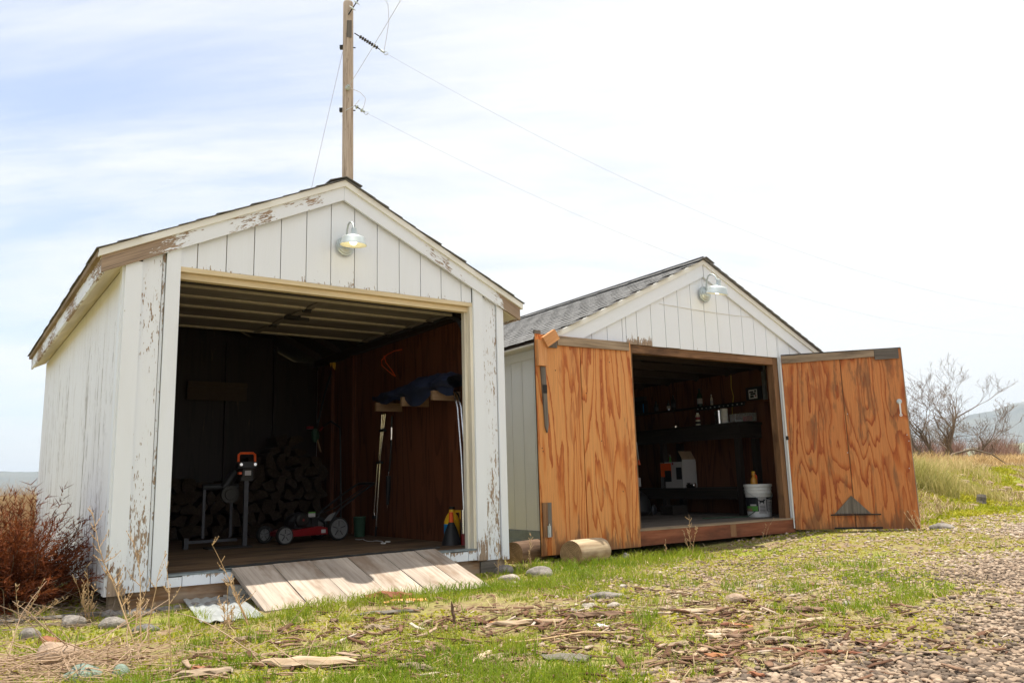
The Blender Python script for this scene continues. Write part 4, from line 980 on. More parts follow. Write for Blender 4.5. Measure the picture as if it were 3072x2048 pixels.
for u in (-0.345, -0.085): MB().bx(u - 0.012, u + 0.012, 0.17, 0.20, 0.09, 0.56).build('leg', M['grey_steel'], T)
mb = MB(); mb.tube([(-0.36, 0.19, 0.575), (-0.02, 0.19, 0.575)], 0.030, 16); mb.tube([(-0.16, 0.19, 0.56), (-0.05, 0.19, 0.72)], 0.05, 12); mb.build('motor', M['black'], T)
mb = MB(); mb.lathe([(0.0, 0.006), (0.05, 0.006), (0.055, 0.0), (0.085, 0.0), (0.085, -0.05)], 20, (-0.12, 0.09, 0.50), (0, -1, 0)); mb.build('flywheel_cover', M['black_steel'], T)
MB().bx(-0.36, 0.05, -0.10, 0.10, 0.0, 0.012).build('base_plate', M['black_steel'], T)

# lawn mower
T = thing('lawn_mower', 'red push mower with grey wheels on the floor of the larger shed', 'lawn mower', LF(2.15, 2.20, 0.003), YAW_L + R(10))
def wheel(x, y, r, w=0.045):
    sg = -1 if y < 0 else 1
    mb = MB(); mb.lathe([(r * 0.72, w / 2), (r * 0.96, w / 2), (r, w * 0.3), (r, -w * 0.3), (r * 0.96, -w / 2), (r * 0.72, -w / 2)], 28, (x, y, r), (0, sg, 0)); tyre = mb.build('wheel', M['rubber'], T, smooth=True)
    mb = MB(); mb.lathe([(0.001, w / 2 + 0.006), (r * 0.14, w / 2 + 0.006), (r * 0.18, w / 2 - 0.008), (r * 0.66, w / 2 - 0.008), (r * 0.72, w / 2 + 0.002), (r * 0.84, w / 2 + 0.002), (r * 0.84, w / 2 - 0.02)], 28, (x, y, r), (0, sg, 0)); mb.build('rim', M['wheel_grey'], tyre, smooth=True)
    mb = MB()
    for k in range(5):
        a = k * 2 * math.pi / 5 + 0.3; mb.tube([(x + r * 0.2 * math.cos(a), y + sg * (w / 2 - 0.006), r + r * 0.2 * math.sin(a)), (x + r * 0.66 * math.cos(a), y + sg * (w / 2 - 0.006), r + r * 0.66 * math.sin(a))], 0.004, 5)
    mb.build('spokes', M['black'], tyre)
wheel(-0.31, -0.15, 0.088); wheel(0.31, -0.14, 0.118); wheel(-0.31, 0.24, 0.088); wheel(0.31, 0.24, 0.118)
mb = MB(); P = [(-0.26, 0, 0.07), (0.25, 0, 0.07), (0.235, 0, 0.125), (0.10, 0, 0.155), (-0.20, 0, 0.130), (-0.27, 0, 0.11)]
mb.prism([(x, -0.125, z) for x, _, z in P], (0, 0.34, 0)); mb.build('deck', M['red'], T)
MB().bx(0.12, 0.17, -0.1275, -0.1255, 0.085, 0.12).build('deck_label', M['label_white'], T)
mb = MB(); mb.blob((-0.04, 0.05, 0.215), (0.135, 0.12, 0.085), 4, 0.05, 2); mb.bx(-0.15, 0.06, -0.06, 0.14, 0.14, 0.215); mb.build('engine', M['black'], T)
mb = MB(); mb.lathe([(0.07, 0), (0.07, 0.04), (0.05, 0.055), (0.0, 0.055)], 18, (-0.08, -0.06, 0.225), (0, -1, 0)); mb.build('recoil_cover', M['black_steel'], T)
MB().lathe([(0.012, 0.002), (0.0, 0.003)], 10, (-0.08, -0.114, 0.225), (0, -1, 0)).build('badge', M['red'], T)
lab = MB().bx(-0.010, 0.068, -0.092, -0.088, 0.250, 0.288).build('engine_label', M['label_white'], T)
MB().bx(-0.010, 0.068, -0.0935, -0.0925, 0.286, 0.300).build('label_band', M['label_green'], lab)
mb = MB(); mb.bx(0.04, 0.11, -0.08, 0.08, 0.15, 0.24); mb.build('fuel_tank', M['black'], T)
mb = MB(); mb.prism([(0.16, -0.11, 0.20), (0.27, -0.11, 0.20), (0.30, -0.11, 0.29), (0.22, -0.11, 0.26)], (0, 0.008, 0)); mb.build('handle_bracket', M['wheel_grey'], T)
for y in (-0.11, 0.20):
    MB().tube([(0.24, y, 0.18), (0.33, y, 0.30), (0.62, y, 0.48), (0.78, y, 0.565)], 0.012, 8).build('handle_bar', M['black'], T)
MB().tube([(0.78, -0.11, 0.565), (0.80, -0.08, 0.57), (0.80, 0.17, 0.57), (0.78, 0.20, 0.565)], 0.014, 8).build('grip', M['black'], T)
MB().tube([(0.10, -0.05, 0.27), (0.30, -0.10, 0.33), (0.55, -0.1, 0.47), (0.70, -0.1, 0.56)], 0.006, 6).build('control_cable', M['black'], T)

mb = MB(); mb.lathe([(0.055, 0), (0.068, 0.20), (0.072, 0.205), (0.070, 0.215), (0.060, 0.215), (0.052, 0.012), (0, 0.012)], 20)
tag(mb.build('bin', M['green_dark'], None, LF(2.86, 2.42, 0.003), (0, 0, 0), smooth=True), 'small dark green tub on the floor behind the mower', 'tub')
mb = MB(); pts = [LF(2.60, 1.95, 0.012)] + [LF(2.62 + 0.02 * math.sin(i * 2), 1.9 - i * 0.07, 0.010 + 0.008 * math.sin(i * 1.3)) for i in range(10)]
mb.tube(pts, 0.0035, 5); tag(mb.build('loose_wire', M['wire']), 'thin loose wire trailing on the floor beside the rear mower wheel', 'wire')
for (u, v, s, n_) in ((2.70, 1.36, 0.02, 'first'), (2.58, 1.22, 0.016, 'second')):
    mb = MB(); mb.bx(0, 0.045, 0, 0.02, 0, 0.012)
    tag(mb.build('scrap', M['paper'], None, LF(u, v, 0.003), (0, 0, u)), 'tiny white scrap on the shed floor right of the mower', 'scrap', 'white scraps on the shed floor')

# lumber ends resting on brackets on the right wall, a dark tarp over them
for v0, lab in ((1.79, 'lumber bracket end on the right wall, farthest back of the three'), (1.21, 'lumber bracket end in the middle of the three on the right wall'), (0.60, 'lumber bracket end nearest the opening, mostly under the navy tarp')):
    mb = MB(); mb.slab([(2.755, v0, 1.320), (3.058, v0, 1.320)], [(2.755, v0, 1.408), (3.058, v0, 1.408)], (0, 0.038, 0))
    tag(mb.build('lumber_bracket', M['stud'], None, O_L, (0, 0, YAW_L)), lab, 'bracket', 'lumber brackets on the right wall')
mb = MB(); NU, NV = 18, 60; V = []
for j in range(NV):
    tv = j / (NV - 1); v = 1.98 - tv * 1.68
    body = math.sin(min(1, tv * 3.0 + 0.05) * math.pi / 2)
    for i in range(NU):
        s = i / (NU - 1); ang = s * 1.55 * math.pi - 0.15
        rad_u = 0.150 * (0.55 + 0.45 * body); rad_z = (0.070 + 0.10 * (float(vn(v, s * 0.6, 2.6, 71)) - 0.4) + 0.05 * (float(vn(v, s, 7, 72)) - 0.5)) * (0.35 + 0.65 * body)
        u = 2.895 + rad_u * math.cos(ang); z_ = 1.468 + rad_z * math.sin(ang)
        u += 0.05 * (float(vn(v, s, 6, 73)) - 0.5); z_ += 0.035 * (float(vn(v, s * 2, 9, 74)) - 0.5)
        if s > 0.80:                                   # loose edge hanging between the brackets
            hang = max(0, math.sin((v - 0.62) / 0.59 * math.pi)) if 0.62 < v < 1.21 else (0.5 * max(0, math.sin((v - 1.21) / 0.58 * math.pi)) if v < 1.79 else 0)
            z_ -= 0.085 * hang * (s - 0.80) / 0.20
            u = 2.79 + 0.05 * (float(vn(v, s, 5, 75)) - 0.5)
        V.append((min(u, 3.055), v, max(z_, 1.412) if (s <= 0.80) else z_))
fs = [(j * NU + i, j * NU + i + 1, (j + 1) * NU + i + 1, (j + 1) * NU + i) for j in range(NV - 1) for i in range(NU - 1)]
mb.add(V, fs); tag(mb.build('tarp', M['navy'], None, O_L, (0, 0, YAW_L), smooth=True), 'rumpled dark navy tarp draped over the brackets on the right wall', 'tarp')
# bundle of thin aluminium poles hanging on the right wall
T = thing('pole_bundle', 'bundle of bright thin aluminium poles leaning on the right wall under the farthest bracket', 'pole bundle', LF(3.0, 2.20, 0.0), YAW_L)
q = lambda v, z, du=0.0: (du, v - 2.20, z)
for i, v in enumerate((2.155, 2.115, 2.075)):
    e = 2.225 - 0.012 * (i - 1)
    MB().tube([q(v, 1.318), q(e + 0.0, 0.80)], 0.0085, 8).build('rod', M['alu'], T)
MB().tube([q(2.205, 0.79), q(2.30, 0.10)], 0.010, 8).build('rod', M['alu'], T)
MB().tube([q(2.262, 0.80), q(2.335, 0.36), q(2.350, 0.26), q(2.325, 0.20)], 0.008, 8).build('rod', M['alu'], T)
for v, z in ((2.14, 1.14), (2.215, 0.795)): MB().bx(-0.018, 0.018, v - 2.20 - 0.055, v - 2.20 + 0.055, z - 0.014, z + 0.014).build('clamp', M['black'], T)
MB().tube([q(2.298, 0.11), q(2.315, 0.005)], 0.012, 8).build('foot', M['black'], T)
MB().bx(-0.02, 0.012, 0.08, 0.155, 0.19, 0.225).build('clamp', M['black'], T)
T = thing('hanging_tool', 'black long handled tool with a small metal ring hanging right of the aluminium poles', 'tool', LF(3.0, 1.98, 1.28), YAW_L)
MB().tube([(0, -0.06, 0.0), (0, -0.04, -0.35), (0, 0.0, -0.58)], 0.012, 8).build('strap', M['black'], T)
MB().tube([(0, 0.02, -0.575), (-0.02, -0.015, -0.605), (0, 0.02, -0.635), (0.02, 0.05, -0.605), (0, 0.02, -0.575)], 0.005, 6).build('ring', M['alu'], T)
MB().tube([(0, 0.02, -0.635), (0, 0.03, -0.80), (0, 0.04, -0.94)], [0.028, 0.024, 0.014], 10).build('handle', M['black'], T)
MB().tube([(0, 0.04, -0.94), (0, 0.042, -0.985)], [0.010, 0.003], 8).build('tip', M['alu'], T)
MB().tube([(0, -0.055, -0.12), (0, -0.048, -0.25)], 0.0135, 8).build('reflective_band', M['alu'], T)
mb = MB(); mb.tube([LF(3.045, v, z) for v, z in ((1.77, 1.99), (1.95, 2.00), (2.12, 1.985), (2.26, 1.94), (2.25, 1.88), (2.10, 1.80), (1.98, 1.74), (1.92, 1.715), (2.0, 1.79), (2.15, 1.90), (2.20, 1.985))], 0.006, 6)
tag(mb.build('cord', M['orange']), 'orange cord looped on a nail high on the right wall', 'cord')
for du, lab in ((0.0, 'bent aluminium tube standing against the right jamb, the left of the pair'), (0.045, 'bent aluminium tube standing against the right jamb, the right of the pair')):
    mb = MB(); mb.tube([LF(2.955 + du * 0.3, 0.60 - du, 1.40), LF(2.965 + du * 0.3, 0.555 - du, 1.36), LF(2.975 + du * 0.3, 0.52 - du, 1.25), LF(2.985 + du * 0.3, 0.48 - du, 0.80), LF(2.985 + du * 0.3, 0.44 - du, 0.02)], 0.010, 8)
    tag(mb.build('aluminium_tube', M['alu'], smooth=True), lab, 'tube', 'bent tubes at the right jamb')
# jug, funnel, tube by the right jamb
T = thing('jug', 'yellow plastic jug with a blue label on the floor beside the right jamb', 'jug', LF(2.98, 0.66, 0.003), YAW_L + R(-20))
mb = MB(); mb.lathe([(0.0, 0), (0.07, 0.0), (0.075, 0.02), (0.075, 0.20), (0.055, 0.25), (0.028, 0.285), (0.025, 0.31)], 14); mb.build('body', M['yellow'], T, smooth=True)
MB().tube([(0.03, 0, 0.29), (0.08, 0, 0.29), (0.085, 0, 0.22)], 0.014, 8).build('handle', M['yellow'], T)
MB().lathe([(0.027, 0.31), (0.027, 0.335), (0, 0.335)], 12).build('cap', M['black'], T)
mb = MB(); 
for k in range(6): pass
mb.prism([(0.0768 * math.cos(a), 0.0768 * math.sin(a), 0.05) for a in [R(d) for d in (160, 185, 210, 235, 260)]] + [(0.0745 * math.cos(a), 0.0745 * math.sin(a), 0.05) for a in [R(d) for d in (260, 235, 210, 185, 160)]], (0, 0, 0.13)); mb.build('label', M['blue'], T)
T = thing('funnel', 'black funnel with a red spout standing upside down in front of the yellow jug', 'funnel', LF(2.90, 0.54, 0.003), YAW_L)
MB().lathe([(0.095, 0.0), (0.090, 0.01), (0.060, 0.12), (0.030, 0.19), (0.024, 0.20)], 18).build('cone', M['black'], T, smooth=True)
MB().lathe([(0.024, 0.20), (0.020, 0.29), (0.0, 0.29)], 12).build('spout', M['orange'], T, smooth=True)
T = thing('caulk_tube', 'silver topped red tube leaning at the foot of the right jamb', 'caulking tube', LF(2.965, 0.43, 0.003), YAW_L)
MB().lathe([(0.028, 0.10), (0.028, 0.31), (0.0, 0.31)], 14).build('silver_sleeve', M['alu'], T, smooth=True)
MB().lathe([(0.0, 0.0), (0.027, 0.0), (0.027, 0.10)], 14).build('red_body', M['red'], T, smooth=True)
# string trimmer and rake hanging in the dark corner
T = thing('string_trimmer', 'string trimmer with red and green ends hanging in the dark back corner above the firewood', 'string trimmer', LF(2.80, 3.55, 1.95), YAW_L)
MB().tube([(0.25, 0.1, 0.12), (0.12, 0.05, -0.25), (0.0, 0.0, -0.70)], 0.013, 8).build('shaft', M['black'], T)
MB().blob((0.27, 0.1, 0.14), (0.06, 0.06, 0.09), 3, 0.1).build('motor', M['yellow'], T)
MB().blob((-0.02, 0.0, -0.78), (0.05, 0.05, 0.09), 6, 0.1).build('head', M['green_dark'], T)
MB().bx(-0.12, -0.05, -0.03, 0.03, -0.70, -0.67).build('guard', M['red'], T)
MB().tube([(0.0, -0.02, -0.82), (0.05, -0.02, -0.98)], 0.012, 8).build('grip', M['stud'], T)
T = thing('garden_hoe', 'dark curved garden tool with a red tip leaning at the right of the firewood', 'garden tool', LF(2.96, 3.20, 0.003), YAW_L)
MB().tube([(0.02, 0.0, 0.0), (0.03, 0.05, 0.9), (0.03, 0.08, 1.25)], 0.012, 8).build('shaft', M['black'], T)
MB().tube([(0.03, 0.08, 1.25), (-0.10, 0.05, 1.32), (-0.22, 0.0, 1.25)], [0.012, 0.014, 0.008], 8).build('blade', M['black_steel'], T)
MB().tube([(-0.22, 0, 1.25), (-0.26, 0, 1.20)], 0.010, 8).build('tip', M['red'], T)
T = thing('cardboard_carton', 'flattened carton hung high on the back wall of the larger shed', 'carton', LF(1.75, 4.12, 1.62), YAW_L)
M['shaded_card'] = mat_plain('shaded_cardboard', (0.075, 0.05, 0.03), 0.9)  # cardboard with the dimness at the back wall mixed into its tone
MB().bx(-0.35, 0.35, -0.03, 0.0, 0.0, 0.22).build('panel', M['shaded_card'], T); MB().bx(-0.35, 0.35, -0.05, -0.031, 0.16, 0.22).build('flap', M['shaded_card'], T)

# =================================================================== inside the smaller shed
T = thing('workbench', 'tall dark workbench along the right wall with a low shelf', 'workbench', RF(3.02, 2.4, 0.004), YAW_R)
MB().bx(-0.235, 0.215, -1.44, 1.45, 1.185, 1.222).build('bench_top', M['bench'], T)
MB().bx(-0.225, -0.195, -1.42, 1.43, 1.010, 1.184).build('apron', M['bench'], T)
MB().bx(-0.19, 0.21, -1.42, -1.395, 1.010, 1.184).build('apron', M['bench'], T)
for y in (-1.415, 0.0, 1.36):
    MB().bx(-0.22, -0.145, y + 0.03, y + 0.11, 0.0, 1.008).build('leg', M['bench'], T); MB().bx(0.12, 0.20, y + 0.03, y + 0.11, 0.0, 1.008).build('leg', M['bench'], T)
MB().bx(-0.230, 0.20, -1.30, 1.36, 0.330, 0.362).build('low_shelf', M['bench'], T)
MB().bx(-0.232, -0.205, -1.30, 1.36, 0.205, 0.328).build('shelf_apron', M['bench'], T)
BT = 1.227
T = thing('spray_can', 'cream spray can standing on the workbench', 'spray can', RF(2.88, 1.79, BT), YAW_R)
MB().lathe([(0.0, 0), (0.032, 0), (0.033, 0.01), (0.033, 0.145), (0.024, 0.160), (0.018, 0.162)], 16).build('can', M['cream_can'], T, smooth=True)
MB().lathe([(0.018, 0.162), (0.017, 0.186), (0.0, 0.186)], 12).build('cap', M['white_plastic'], T, smooth=True)
MB().lathe([(0.0337, 0.085), (0.0337, 0.125)], 16).build('label_band', M['red'], T)
MB().lathe([(0.0337, 0.03), (0.0337, 0.062)], 16).build('label_band', M['label_black'], T)
T = thing('paint_pot', 'shiny metal pot with dark drips on the workbench, left of the paper roll', 'pot', RF(2.90, 1.41, BT), YAW_R)
MB().lathe([(0.0, 0), (0.060, 0), (0.064, 0.185), (0.058, 0.185), (0.055, 0.01)], 20).build('body', M['alu'], T, smooth=True)
MB().tube([(-0.064, 0, 0.16), (-0.085, 0, 0.11), (-0.062, 0, 0.05)], 0.006, 6).build('handle', M['black_steel'], T)
mb = MB(); mb.lathe([(0.0, 0), (0.048, 0), (0.048, 0.20), (0.018, 0.20), (0.018, 0.15)], 20)
tag(mb.build('paper_roll', M['paper'], None, RF(2.87, 1.29, BT), (0, 0, 0), smooth=True), 'white paper towel roll standing on the workbench', 'paper roll')
T = thing('clear_box', 'clear plastic box with red bits inside at the near end of the workbench', 'plastic box', RF(2.92, 1.02, BT), YAW_R)
MB().bx(-0.08, 0.08, -0.17, 0.15, 0.002, 0.105).build('box', M['clear'], T)
MB().bx(-0.082, 0.082, -0.172, 0.152, 0.1052, 0.112).build('lid', M['clear'], T)
mb = MB(); mb.bx(-0.04, 0.03, -0.12, -0.05, 0.006, 0.07); mb.build('red_contents', M['red'], T)
MB().bx(-0.03, 0.05, 0.0, 0.09, 0.006, 0.03).build('contents', M['paper'], T)
mb = MB(); mb.lathe([(0.0, 0), (0.04, 0), (0.042, 0.028), (0.03, 0.032), (0, 0.032)], 18); tag(mb.build('tin_lid', M['alu'], None, RF(2.86, 2.22, BT), smooth=True), 'small bright tin lid lying on the dark left part of the workbench', 'tin')
mb = MB(); mb.bx(0, 0.10, 0, 0.04, 0, 0.012); tag(mb.build('rag', M['paper'], None, RF(2.83, 1.24, BT), (0, 0, 0.3)), 'pinkish rag end between the paper roll and the clear box', 'rag')
# right wall: shelf with bottles, hook rail, picture
MB_ = MB(); MB_.bx(3.16, 3.245, 1.20, 3.60, 1.508, 1.530); tag(MB_.build('wall_shelf', M['ply_shaded'], None, O_R, (0, 0, YAW_R)), 'narrow dark shelf on the right wall above the workbench', 'shelf')
T = thing('hook_rail', 'dark rail with a row of pale pegs on the right wall', 'hook rail', RF(3.15, 1.60, 1.490), YAW_R)
MB().bx(-0.006, 0.008, -0.44, 0.46, -0.02, 0.025).build('rail', M['black'], T)
for k in range(11):
    mb = MB(); mb.lathe([(0.0, 0.016), (0.008, 0.014), (0.009, 0.0)], 8, (-0.006, 0.42 - k * 0.082, 0.004), (-1, 0, 0)); mb.build('peg', M['paper'], T)
def bottle(label, v, h, r, mat, capm, u=3.20, z=1.531):
    T = thing('bottle', label, 'bottle', RF(u, v, z), YAW_R, 'bottles on the wall shelf')
    MB().lathe([(0, 0), (r, 0), (r, h * 0.55), (r * 0.8, h * 0.68), (r * 0.38, h * 0.78), (r * 0.36, h * 0.94)], 16).build('body', M[mat], T, smooth=True)
    MB().lathe([(r * 0.42, h * 0.92), (r * 0.42, h), (0, h)], 12).build('cap', M[capm], T)
    MB().lathe([(r * 1.012, h * 0.15), (r * 1.012, h * 0.45)], 16).build('label', M['label_white' if mat != 'black' else 'grey_steel'], T)
bottle('tall dark green bottle with a pale label in the middle of the wall shelf', 2.03, 0.27, 0.038, 'green_glass', 'black')
bottle('slim pale topped bottle on the wall shelf right of the green bottle', 1.80, 0.155, 0.018, 'cream_can', 'white_plastic')
bottle('short dark bottle on the wall shelf left of the tall dark pair', 2.95, 0.17, 0.034, 'black', 'black')
bottle('silvery flask on the wall shelf, front one of the pair', 2.68, 0.16, 0.028, 'alu', 'black')
bottle('taller dark flask on the wall shelf, rear one of the pair', 2.57, 0.225, 0.036, 'black', 'alu')
T = thing('storage_case', 'black case with a blue edge at the far left of the wall shelf', 'case', RF(3.18, 3.30, 1.531), YAW_R)
MB().bx(-0.03, 0.05, -0.13, 0.15, 0.0, 0.20).build('body', M['black'], T); MB().bx(-0.034, -0.031, -0.125, -0.10, 0.01, 0.15).build('edge_strip', M['blue'], T)
MB().bx(-0.02, 0.045, -0.12, 0.12, 0.201, 0.27).build('lid', M['grey_steel'], T)
T = thing('framed_picture', 'small dark framed print of a black and white crest on the right wall', 'picture', RF(3.232, 1.05, 1.63), YAW_R)
MB().bx(-0.012, 0.006, -0.135, 0.135, -0.095, 0.085).build('frame', M['black'], T)
pr = MB().bx(-0.0145, -0.0125, -0.060, 0.085, -0.078, 0.050).build('print', M['paper'], T)
mb = MB()
for (y, z, w, h) in ((0.035, 0.018, 0.07, 0.022), (0.01, -0.01, 0.09, 0.026), (0.03, -0.045, 0.06, 0.030), (-0.03, 0.025, 0.03, 0.030)):
    mb.bx(-0.0165, -0.0148, y - w / 2, y + w / 2, z - h / 2, z + h / 2)
mb.build('print_motif', M['label_black'], pr)
MB().bx(-0.0165, -0.0148, -0.045, -0.02, -0.05, -0.03).build('print_motif', M['red'], pr)
MB_ = MB(); MB_.bx(3.205, 3.245, 0.84, 0.885, 1.52, 1.99); tag(MB_.build('wall_batten', M['zinc_sheet'], None, O_R, (0, 0, YAW_R)), 'short grey upright batten on the right wall beside the picture', 'batten')
MB_ = MB(); MB_.bx(3.20, 3.245, 0.80, 1.19, 1.500, 1.518); tag(MB_.build('picture_ledge', M['ply_in'], None, O_R, (0, 0, YAW_R)), 'thin brown ledge right under the framed picture', 'ledge')
mb = MB(); mb.tube([RF(3.238, 1.44, 1.93), RF(3.236, 1.45, 1.75), RF(3.235, 1.42, 1.62), RF(3.20, 1.43, 1.45), RF(3.18, 1.42, 1.30)], 0.006, 6); tag(mb.build('cord', M['yellow_cord'], smooth=True), 'yellow cord hanging down the right wall behind the workbench', 'cord')
mb = MB(); mb.tube([RF(3.238, 0.78, 2.0), RF(3.236, 1.1, 1.99), RF(3.237, 1.44, 1.93)], 0.006, 6); tag(mb.build('cable', M['rafter']), 'dark cable running along the top of the right wall', 'cable')
# low shelf: carton of tools, steel can
T = thing('tool_carton', 'open white and orange carton of bottles on the low bench shelf', 'carton', RF(2.93, 2.28, 0.367), YAW_R)
bx0 = (-0.13, 0.15, -0.21, 0.24)
MB().bx(-0.13, -0.124, -0.205, 0.24, 0.0, 0.37).build('side_panel', M['label_white'], T)
MB().bx(0.144, 0.15, -0.205, 0.24, 0.0, 0.37).build('side_panel', M['label_white'], T)
MB().bx(-0.123, 0.143, 0.234, 0.24, 0.0, 0.37).build('side_panel', M['label_white'], T)
MB().bx(-0.123, 0.143, -0.205, -0.199, 0.0, 0.40).build('side_panel', M['label_white'], T)
MB().bx(-0.123, 0.143, -0.198, 0.233, 0.0, 0.006).build('bottom', M['cardboard'], T)
sp_ = MB().bx(-0.1335, -0.1305, 0.02, 0.235, 0.16, 0.355).build('orange_print', M['orange'], T)
MB().bx(-0.1355, -0.1345, 0.02, 0.15, 0.09, 0.25).build('tool_print', M['label_black'], sp_)
MB().bx(-0.1335, -0.1305, -0.19, -0.08, 0.12, 0.29).build('window_print', M['label_black'], T)
MB().bx(-0.1335, -0.1305, -0.03, 0.0, 0.33, 0.36).build('red_mark', M['red'], T)
mb = MB(); mb.slab([(-0.12, -0.206, 0.40), (0.14, -0.206, 0.40)], [(-0.12, -0.13, 0.52), (0.14, -0.13, 0.52)], (0, 0.005, 0)); mb.build('flap', M['cardboard'], T)
T2 = thing('bottle', 'little green bottle poking out of the open carton on the low shelf', 'bottle', RF(2.93, 2.44, 0.375), YAW_R)
MB().lathe([(0, 0), (0.03, 0), (0.03, 0.34), (0.012, 0.40), (0.012, 0.44)], 12).build('body', M['label_green'], T2, smooth=True); MB().lathe([(0.015, 0.44), (0.015, 0.47), (0, 0.47)], 10).build('cap', M['alu'], T2)
T = thing('steel_can', 'steel can lying on its side on the low bench shelf beside the carton', 'can', RF(2.86, 1.98, 0.398), YAW_R)
MB().lathe([(0.0, 0.0), (0.034, 0.0), (0.034, 0.13), (0.028, 0.135), (0.0, 0.135)], 16, (0, 0.07, 0), (0.1, -1, 0)).build('body', M['alu'], T, smooth=True)
MB().bx(-0.03, 0.03, 0.02, 0.06, 0.030, 0.0365).build('label', M['black'], T)
# bucket with lid, bottle on it
T = thing('bucket', 'white plastic bucket with a black and green label on the smaller shed floor', 'bucket', RF(2.63, 0.62, 0.005), YAW_R - R(18))
T.scale = (1.06, 1.06, 1.08)
MB().lathe([(0.0, 0), (0.132, 0.0), (0.138, 0.01), (0.152, 0.265), (0.156, 0.270), (0.156, 0.283), (0.153, 0.286), (0.154, 0.303), (0.158, 0.306), (0.158, 0.322), (0.155, 0.325), (0.156, 0.350)], 40).build('pail', M['white_plastic'], T, smooth=True)
MB().lathe([(0.0, 0.362), (0.140, 0.362), (0.150, 0.372), (0.164, 0.372), (0.166, 0.345), (0.160, 0.343)], 40).build('lid', M['white_plastic'], T, smooth=True)
def band(mat, a0, a1, z0, z1, off, name, par):
    n = 14; mb = MB(); A = []; B = []
    for i in range(n):
        a = R(a0 + (a1 - a0) * i / (n - 1)); r0 = 0.1385 + 0.0535 * z0 + off; r1 = 0.1385 + 0.0535 * z1 + off
        A.append((r0 * math.cos(a), r0 * math.sin(a), z0)); B.append((r1 * math.cos(a), r1 * math.sin(a), z1))
    mb.slab(A, B, (0, 0, 0.0004)); return mb.build(name, M[mat], par)
lb = band('label_black', 150, 345, 0.065, 0.225, 0.0012, 'label', T)
# seen direction is roughly -Y in the world: local angle about 235 degrees
band('label_green', 170, 232, 0.068, 0.125, 0.0020, 'label_field', lb)
band('cardboard', 170, 205, 0.068, 0.100, 0.0026, 'label_field', lb)
band('label_white', 236, 272, 0.040, 0.222, 0.0020, 'label_field', lb)
band('label_white', 277, 335, 0.050, 0.195, 0.0020, 'label_field', lb)
band('label_white', 196, 226, 0.128, 0.146, 0.0024, 'label_word', lb)
def mark(points, name): pass
band('label_black', 241, 262, 0.165, 0.188, 0.0028, 'dog_mark', lb); band('label_black', 258, 267, 0.185, 0.200, 0.0030, 'dog_mark', lb)
band('label_black', 241, 245, 0.148, 0.166, 0.0028, 'dog_mark', lb); band('label_black', 257, 261, 0.148, 0.166, 0.0028, 'dog_mark', lb); band('label_black', 237, 242, 0.18, 0.196, 0.0028, 'dog_mark', lb)
for k in range(5): band('grey_steel', 241, 267, 0.060 + k * 0.016, 0.066 + k * 0.016, 0.0026, 'print_line', lb)
for k in range(7): band('grey_steel', 280, 330, 0.065 + k * 0.016, 0.070 + k * 0.016, 0.0026, 'print_line', lb)
MB().tube([(0.158 * math.cos(R(a)), 0.158 * math.sin(R(a)), 0.30 - 0.10 * math.sin(R((a - 180) * 1.0))) for a in range(180, 361, 12)], 0.0028, 6).build('bail_handle', M['galv'], T)
T = thing('bottle', 'amber bottle with a gold cap standing on the lid of the white bucket', 'bottle', RF(2.585, 0.635, 0.408), YAW_R)
MB().lathe([(0, 0), (0.040, 0), (0.041, 0.05), (0.032, 0.072), (0.017, 0.088), (0.016, 0.100), (0.026, 0.118), (0.022, 0.135), (0.014, 0.140)], 16).build('body', M['amber'], T, smooth=True)
MB().lathe([(0.021, 0.139), (0.021, 0.158), (0, 0.160)], 12).build('cap', M['yellow'], T, smooth=True)
T = thing('bottle', 'orange brown bottle behind the amber bottle on the bucket lid', 'bottle', RF(2.66, 0.68, 0.408), YAW_R)
MB().lathe([(0, 0), (0.032, 0), (0.032, 0.10), (0.012, 0.13), (0.012, 0.15), (0, 0.15)], 14).build('body', M['orange'], T, smooth=True)
MB().lathe([(0.015, 0.1505), (0.015, 0.165), (0, 0.165)], 10).build('cap', M['black'], T)
# dark machine behind the left door
T = thing('shop_vacuum', 'upright black machine with an orange tipped cord just behind the left door', 'machine', RF(2.10, 2.35, 0.005), YAW_R)
MB().lathe([(0.0, 0.02), (0.20, 0.02), (0.23, 0.06), (0.22, 0.20), (0.17, 0.28), (0.10, 0.33), (0.0, 0.34)], 24).build('drum', M['black'], T, smooth=True)
MB().tube([(-0.04, 0, 0.32), (-0.10, 0, 0.7), (-0.12, 0, 1.0), (-0.06, 0, 1.15), (0.0, 0, 1.18)], [0.05, 0.06, 0.07, 0.05, 0.03], 12).build('upright', M['black'], T, smooth=True)
MB().tube([(0.0, -0.06, 1.18), (0.03, -0.08, 1.0), (0.05, -0.08, 0.76)], 0.005, 6).build('cord', M['wire'], T)
MB().tube([(0.05, -0.08, 0.77), (0.053, -0.08, 0.70)], [0.012, 0.022], 8).build('plug', M['orange'], T)
MB().bx(-0.02, 0.05, -0.10, -0.07, 0.40, 0.52).build('side_label', M['label_white'], T)
for s in (-1, 1):
    mb = MB(); mb.lathe([(0.001, 0.02), (0.06, 0.02), (0.075, 0.0), (0.06, -0.02)], 16, (0.20, s * 0.12 - 0.05, 0.078), (0.5, -1, 0)); mb.build('wheel', M['grey_steel'], T, smooth=True)
T = thing('wood_crate', 'low dark wooden box on the floor beside the black machine', 'box', RF(2.56, 2.05, 0.005), YAW_R)
MB().bx(-0.14, 0.14, -0.12, 0.12, 0, 0.11).build('box', M['bench'], T); MB().bx(-0.145, 0.145, -0.125, 0.125, 0.111, 0.125).build('lid', M['bench'], T)
